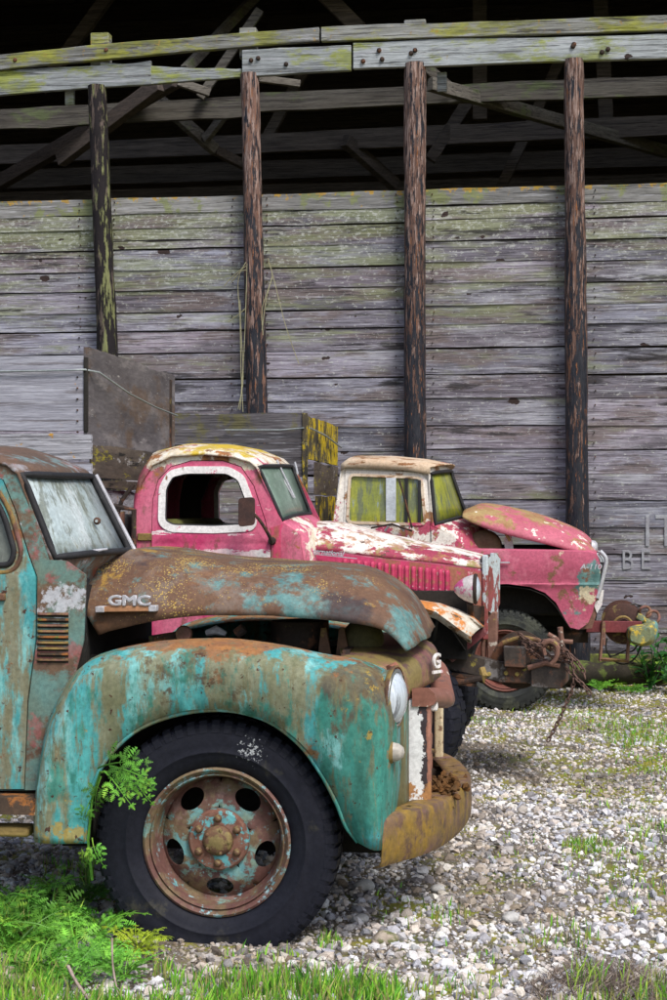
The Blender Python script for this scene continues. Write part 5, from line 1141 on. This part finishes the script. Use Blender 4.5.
# ------------------------------------------------------------------ plants, grass, loose rocks and sticks
def world_px(u, v, z=0.0):
    """ground point seen at a pixel"""
    d = F*(H-z)/(v-V0); return Vector(((u-U0)/F*d, d, z))
leaf_mat = layered('fresh_green_leaf', (.15,.42,.05), (.08,.27,.035), [L(c=(.30,.45,.05), s=3, t=.58, w=.05, a=.6)], rough=.5, vs=8, bump=.1, rnd=True, rv=(.45,1.5), rtint=(1.25,1.05,.9))
leaf_yellow = layered('yellow_green_leaf', (.38,.47,.03), (.24,.36,.03), rough=.5, vs=8, bump=.1, rnd=True)
leaf_dark = layered('dark_green_leaf', (.035,.15,.03), (.02,.085,.02), rough=.45, vs=8, bump=.1, rnd=True)
grass_mat = layered('grass_blade', (1,1,1), (.8,.8,.8), rough=.5, vs=9, bump=.05, attr='tint')
def leaflet(m, o, d, up, L_, W_):
    """serrated leaflet, two sides with small lobes"""
    s_ = d.cross(up).normalized(); n = 5; k = len(m.v); vs = []
    for i in range(n+1):
        t = i/n; c = o + d*L_*t - up*L_*.18*t*t; wv = W_*math.sin(math.pi*(.15+.85*t)**.8)*(1 if i < n else 0)
        vs += [c, c + s_*wv + d*L_*.10 + up*wv*.25, c - s_*wv + d*L_*.10 + up*wv*.25]
    fs = []
    for i in range(n):
        a = i*3; b = a+3; fs += [(a, a+1, b), (a, b, a+2)]
    m.add(vs, fs)
def frond(L_, pairs, droop, seed):
    rd = random.Random(seed); m = M(); n = 10; stem = []
    for i in range(n+1):
        t = i/n; stem.append(Vector((L_*t, .04*L_*math.sin(t*3+seed), L_*(.55*t - droop*t*t))))
    m.tube(stem, [.004*(1-.7*i/n) for i in range(n+1)], n=4)
    for j in range(pairs):
        t = .28 + .72*j/(pairs-1); i = min(n-1, int(t*n)); o = stem[i].lerp(stem[i+1], t*n-i); d = (stem[i+1]-stem[i]).normalized(); up = Vector((0, 0, 1)); up = (up - d*up.dot(d)).normalized(); sd_ = d.cross(up)
        ln = L_*.34*(1-.75*(t-.28)/.72)*rd.uniform(.85, 1.1)
        for s_ in (-1, 1):
            dd = (sd_*s_*.85 + d*.5 + up*rd.uniform(-.15, .1)).normalized()
            sub = 2
            m.tube([o, o+dd*ln*.8], .0015, n=3)
            for q in range(sub):
                oo = o + dd*ln*.8*(q+1)/sub
                if q < sub-1:
                    for s2 in (-1, 1):
                        d3 = (dd*.6 + up.cross(dd)*s2*.8).normalized(); leaflet(m, oo, d3, up, ln*.62, ln*.26)
                else: leaflet(m, oo, dd, up, ln*.72, ln*.30)
    leaflet(m, stem[-1], (stem[-1]-stem[-2]).normalized(), Vector((0,0,1)), L_*.14, L_*.045)
    return m
frs = []
for i in range(4):
    me_o = frond(.20, 4, .35+.12*i, i).obj('leaf', leaf_mat); frs.append(me_o.data); bpy.data.objects.remove(me_o)
def herb(pos, n, size, label, group, seed, mat=None, spread=1.0, cat='plant', name='leafy_herb'):
    rd = random.Random(seed); e = bpy.data.objects.new(name, None); COL.objects.link(e); e.location = pos; tag(e, label, cat, group)
    for i in range(n):
        a = 2*math.pi*i/n + rd.uniform(-.4, .4); o = bpy.data.objects.new('leaf', frs[rd.randrange(4)]); COL.objects.link(o); o.parent = e
        o.rotation_euler = (rd.uniform(-.25,.25), -rd.uniform(.0, .75)*spread, a); s_ = size/.20*rd.uniform(.7, 1.15); o.scale = (s_, s_, s_)
        if mat:
            o.material_slots[0].link = 'OBJECT'; o.material_slots[0].material = mat
    return e
spots = [
 (18,905,.26,'leafy green herb at the left edge below the running board',0),(52,918,.24,'leafy green herb just left of the big front tyre',0),(12,945,.24,'leafy green herb beside the tan rock',0),
 (78,945,.22,'leafy green herb in front of the turquoise truck tyre',0),(100,925,.20,'leafy green herb touching the lower left of the front tyre',0),(40,962,.20,'low green herb in front of the thicker herb patch',0),
 (105,958,.16,'small green herb below the front tyre',0),(138,940,.15,'yellow-green herb sprig against the bottom of the front tyre',1),(62,893,.20,'green herb in the shade behind the front tyre',0),(90,890,.18,'green herb growing at the shaded tread of the front tyre',0),(2,925,.22,'green herb cut by the left edge of the photo',0),
 (30,930,.22,'bright green herb in the middle of the left patch',0),(125,965,.13,'tiny herb among the pebbles before the tyre',0),(72,968,.15,'low leafy herb behind the twigs',0)]
for i, (u, v, s_, lb, yl_) in enumerate(spots):
    p = world_px(u, v+12); herb(p, 11, s_, lb, 'leafy herbs around the front tyre', 20+i, leaf_yellow if yl_ else None, .9)
# fern-like sprays growing through the wheel arch
E = GX.empty('cow_parsley', 'green fern-like sprig growing out between the turquoise fender and the front tyre', 'plant')
def spray(u, v, y, s_, rx, ry, rz, par):
    o = bpy.data.objects.new('leaf', frs[random.randrange(4)]); COL.objects.link(o); o.parent = par; o.location = GX.P(u, v, y); o.rotation_euler = (R(rx), R(ry), R(rz)); o.scale = (s_/.2,)*3; return o
spray(98,770,-.04,.20,70,-12,-10,E); spray(103,772,-.05,.17,60,40,-20,E); spray(110,766,-.05,.19,75,15,-15,E); spray(100,776,-.06,.13,60,100,-40,E)
spray(120,772,-.06,.14,80,20,-10,E); spray(90,800,-.04,.10,60,110,-20,E); spray(92,838,-.03,.11,60,60,-30,E); spray(88,845,-.03,.09,60,110,-60,E); spray(133,776,-.07,.12,80,50,-10,E)
M().tube([GX.P(92,880,.0), GX.P(88,840,-.02), GX.P(92,800,.0), GX.P(100,772,-.03), GX.P(125,772,-.05)], .005, n=5).obj('stem', leaf_mat, E)
# plants at the foot of the barn
for u, v, s_, n, lb, mt in ((525,684,.16,9,'small bright herb at the foot of the wall behind the hanging chain',None),(500+112,686,.22,12,'bright green herb in front of the dark log',None),(598,688,.15,9,'small green herb left of the pair at the dark log',None),(632,690,.16,10,'low green herb right of the winch step',None)):
    herb(world_px(u, v+2), n, s_, lb, 'herbs at the foot of the barn wall', u, mt)
def lance(m, o, a, L_, W_, lift, rd):
    d = Vector((math.cos(a)*math.cos(lift), math.sin(a)*math.cos(lift), math.sin(lift))); s_ = Vector((-math.sin(a), math.cos(a), 0)); vs = []
    for i in range(6):
        t = i/5; c = o + d*L_*t + Vector((0, 0, -L_*.35*t*t)); w_ = W_*math.sin(math.pi*min(1, .08+t*.92)); vs += [c+s_*w_, c+Vector((0,0,-W_*.25)), c-s_*w_]
    m.add(vs, [f for i in range(5) for f in ((i*3, i*3+3, i*3+4, i*3+1), (i*3+1, i*3+4, i*3+5, i*3+2))])
for bi, (u, v, hh_, n, lb) in enumerate(((650,688,.42,46,'leafy dark green bush at the wall on the right edge'),(672,692,.40,40,'dark green bush cut by the right edge of the photo'))):
    e = bpy.data.objects.new('bush', None); COL.objects.link(e); e.location = world_px(u, v+2); tag(e, lb, 'bush', 'dark green bushes at the barn wall'); rd = random.Random(u)
    for sI in range(7):
        a0 = rd.uniform(0, 6.28); tip = Vector((math.cos(a0)*.18, math.sin(a0)*.18, hh_*rd.uniform(.7, 1.15))); M().tube([(0,0,0), tip*.5+Vector((0,0,.03)), tip], [.008,.005,.002], n=4).obj('stem', leaf_dark, e)
        for q in range(9):
            t = .2+.8*q/8; m = M(); lance(m, Vector((0,0,0)), 0, rd.uniform(.10,.16), .022, .5, rd)
            o = m.obj('leaf', leaf_dark if (q+sI) % 3 else leaf_mat, e, smooth=60) if (sI == 0) else bpy.data.objects.new('leaf', lv[q])
            if sI == 0: lv = (lv if q else []) + [o.data]
            else: COL.objects.link(o); o.parent = e
            o.location = tip*t; o.rotation_euler = (rd.uniform(-.4,.4), rd.uniform(-.7,.3), rd.uniform(0, 6.28))
e = bpy.data.objects.new('climbing_stem', None); COL.objects.link(e); e.location = world_px(655,690); tag(e, 'thin leafy stem rising above the dark bush beside the olive bumper end', 'plant')
M().tube([(0,0,0),(-.03,0,.35),(-.10,0,.62)], .006, n=4).obj('stem', leaf_dark, e)
for q in range(12):
    m = M(); lance(m, Vector((-.02-.08*(q/11)**2, 0, .15+.47*q/11)), q*2.1, .07, .014, .4, random); m.obj('leaf', leaf_dark, e, smooth=60)

def grass(name, label, spots_, seed, pal, lean_=.35, wbase=.0028):
    r = np.random.default_rng(seed); V = []; Fc = []; C = []
    for (u, v, ru, rv, n, hgt) in spots_:
        for _ in range(n):
            a = r.random()*6.283; q = math.sqrt(r.random()); p = world_px(u + ru*q*math.cos(a), max(560, v + rv*q*math.sin(a))); z0 = gh(p.x, p.y)
            h_ = hgt*(.5+.8*r.random()); an = r.random()*6.283; ln = lean_*r.random()*h_*1.6; wv = wbase*(.7+.8*r.random())*(1+h_*2); sx_, sy_ = -math.sin(an+1.2)*wv, math.cos(an+1.2)*wv; k = len(V)
            dx, dy = math.cos(an)*ln, math.sin(an)*ln
            V += [(p.x-sx_, p.y-sy_, z0), (p.x+sx_, p.y+sy_, z0), (p.x+dx*.35-sx_*.8, p.y+dy*.35-sy_*.8, z0+h_*.55), (p.x+dx*.35+sx_*.8, p.y+dy*.35+sy_*.8, z0+h_*.55), (p.x+dx, p.y+dy, z0+h_*.95)]
            Fc += [(k, k+1, k+3, k+2), (k+2, k+3, k+4)]; c = pal[r.integers(len(pal))]; s_ = .75+.5*r.random(); C += [(c[0]*s_, c[1]*s_, c[2]*s_, 1)]*5
    me = bpy.data.meshes.new(name); me.from_pydata(V, [], Fc); ca = me.color_attributes.new('tint', 'FLOAT_COLOR', 'POINT'); ca.data.foreach_set('color', np.array(C, np.float32).ravel())
    me.materials.append(grass_mat); o = bpy.data.objects.new(name, me); COL.objects.link(o); tag(o, label, 'grass', kind='stuff'); return o
GP = [(.15,.42,.03),(.24,.52,.05),(.08,.26,.03),(.34,.52,.07),(.34,.33,.12)]
grass('grass', 'bright green grass along the bottom edge before the tyre', [(210,985,50,12,110,.08),(280,985,40,10,120,.09),(15,985,50,18,300,.10),(35,935,45,18,350,.13),(300,1000,110,12,500,.07),(200,1005,80,10,200,.05),(150,1012,150,10,350,.07),(350,992,50,14,360,.09),(240,975,60,12,60,.04),(330,940,14,8,40,.05),(60,1008,70,12,300,.09),(165,968,12,8,40,.07),(260,952,40,6,30,.05),(230,1024,230,14,900,.07),(60,872,22,10,30,.08),(86,880,8,12,26,.16)], 5, GP)
grass('grass', 'sparse grass tufts in the gravel on the right side', [(587,848,26,6,300,.04),(600,865,45,22,170,.035),(640,880,45,30,130,.045),(655,838,30,14,130,.05),(450,912,20,10,60,.05),(560,930,40,16,90,.05),(640,985,45,26,90,.07),(588,985,20,20,70,.10),(660,1000,25,20,110,.09),(600,1006,60,10,80,.06),(480,960,60,25,60,.04),
      (640,735,40,16,700,.05),(600,722,50,10,300,.04),(655,765,20,8,150,.04),(560,712,50,6,160,.04),(540,700,60,4,140,.04),(480,722,30,4,200,.03),(620,780,60,30,160,.04),(520,860,40,30,60,.03),(445,985,60,15,120,.05),(400,905,30,20,40,.04)], 6, GP + [(.28,.40,.05),(.30,.30,.08)], wbase=.0022)
grass('dead_grass', 'tangle of brown dead grass stalks at the lower right', [(600,972,52,14,900,.05),(560,985,40,12,300,.05),(640,990,40,16,400,.06),(380,960,60,16,120,.03),(560,940,40,12,120,.03)], 7, [(.20,.15,.12),(.28,.22,.18),(.14,.10,.09),(.36,.30,.24)], lean_=1.6, wbase=.0018)
# single rocks
rock_mat = layered('tan_rock', (.42,.36,.29), (.28,.23,.18), [L(c=(.14,.15,.06), s=9, t=.56, w=.06)], rough=.9, vs=20, bump=.6)
rock_pale = layered('pale_rock', (.52,.51,.49), (.36,.35,.33), rough=.9, vs=20, bump=.6)
for i, (u, v, r_, mt, lb) in enumerate(((8,975,.052,rock_mat,'round tan rock at the lower left edge under the herbs'),(385,928,.040,rock_mat,'brown mossy rock on the gravel below the bumper'),(362,908,.028,rock_pale,'pale grey rock left of the brown mossy rock'),(438,830+50,.026,rock_pale,'flat pale stone in the shade edge before the bumper'),(512,909,.034,rock_pale,'large pale rock in the open gravel right of centre'),(365,880,.035,rock_pale,'grey rock in the shade beneath the bumper end'))):
    bm = bmesh.new(); bmesh.ops.create_icosphere(bm, subdivisions=3, radius=r_); me = bpy.data.meshes.new('rock')
    for v_ in bm.verts:
        n_ = noise.noise(v_.co*18+Vector((i*9, 0, 0))); v_.co *= 1+.35*n_; v_.co.z *= .7; v_.co.x *= 1.2
    bm.to_mesh(me); bm.free(); me.materials.append(mt); o = bpy.data.objects.new('rock', me); COL.objects.link(o); p = world_px(u, v+8); o.location = (p.x, p.y, gh(p.x, p.y)+r_*.45); tag(o, lb, 'rock')
# twigs
twig_mat = layered('pale_twig', (.42,.33,.29), (.28,.21,.18), rough=.85, vs=30)
for pts, r_, lb in (([(68,966),(78,985),(92,1003)], .006, 'thick pale broken twig leaning at the lower left'), ([(112,938),(113,968),(120,1003)], .0035, 'thin upright brown twig right of the thick pale one'), ([(96,985),(104,1003)], .004, 'short twig stub beside the thick pale twig'), ([(205,950),(198,938),(203,930)], .0025, 'fine dry twig in front of the tyre bottom'), ([(468,700),(480,708),(500,703)], .005, 'long pale stick lying under the middle truck winch')):
    n = len(pts); w3 = []
    base = world_px(pts[-1][0], pts[-1][1] if r_ < .005 and len(pts) < 3 else pts[-1][1]); d0 = base.y if lb[0:4] != 'long' else 12.0
    for u, v in pts:
        d = d0 + .02*(pts[-1][1]-v)/20; w3.append(Vector(((u-U0)/F*d, d, H-(v-V0)/F*d)))
    if lb.startswith('long'): w3 = [world_px(462,704,.03), world_px(482,702,.02), world_px(508,697,.02)]
    tw = M().tube(cr(w3, 8), [r_*(1+.15*math.sin(i*2)) for i in range(8)], n=6); o = tw.obj('twig', twig_mat, smooth=60); tag(o, lb, 'twig')
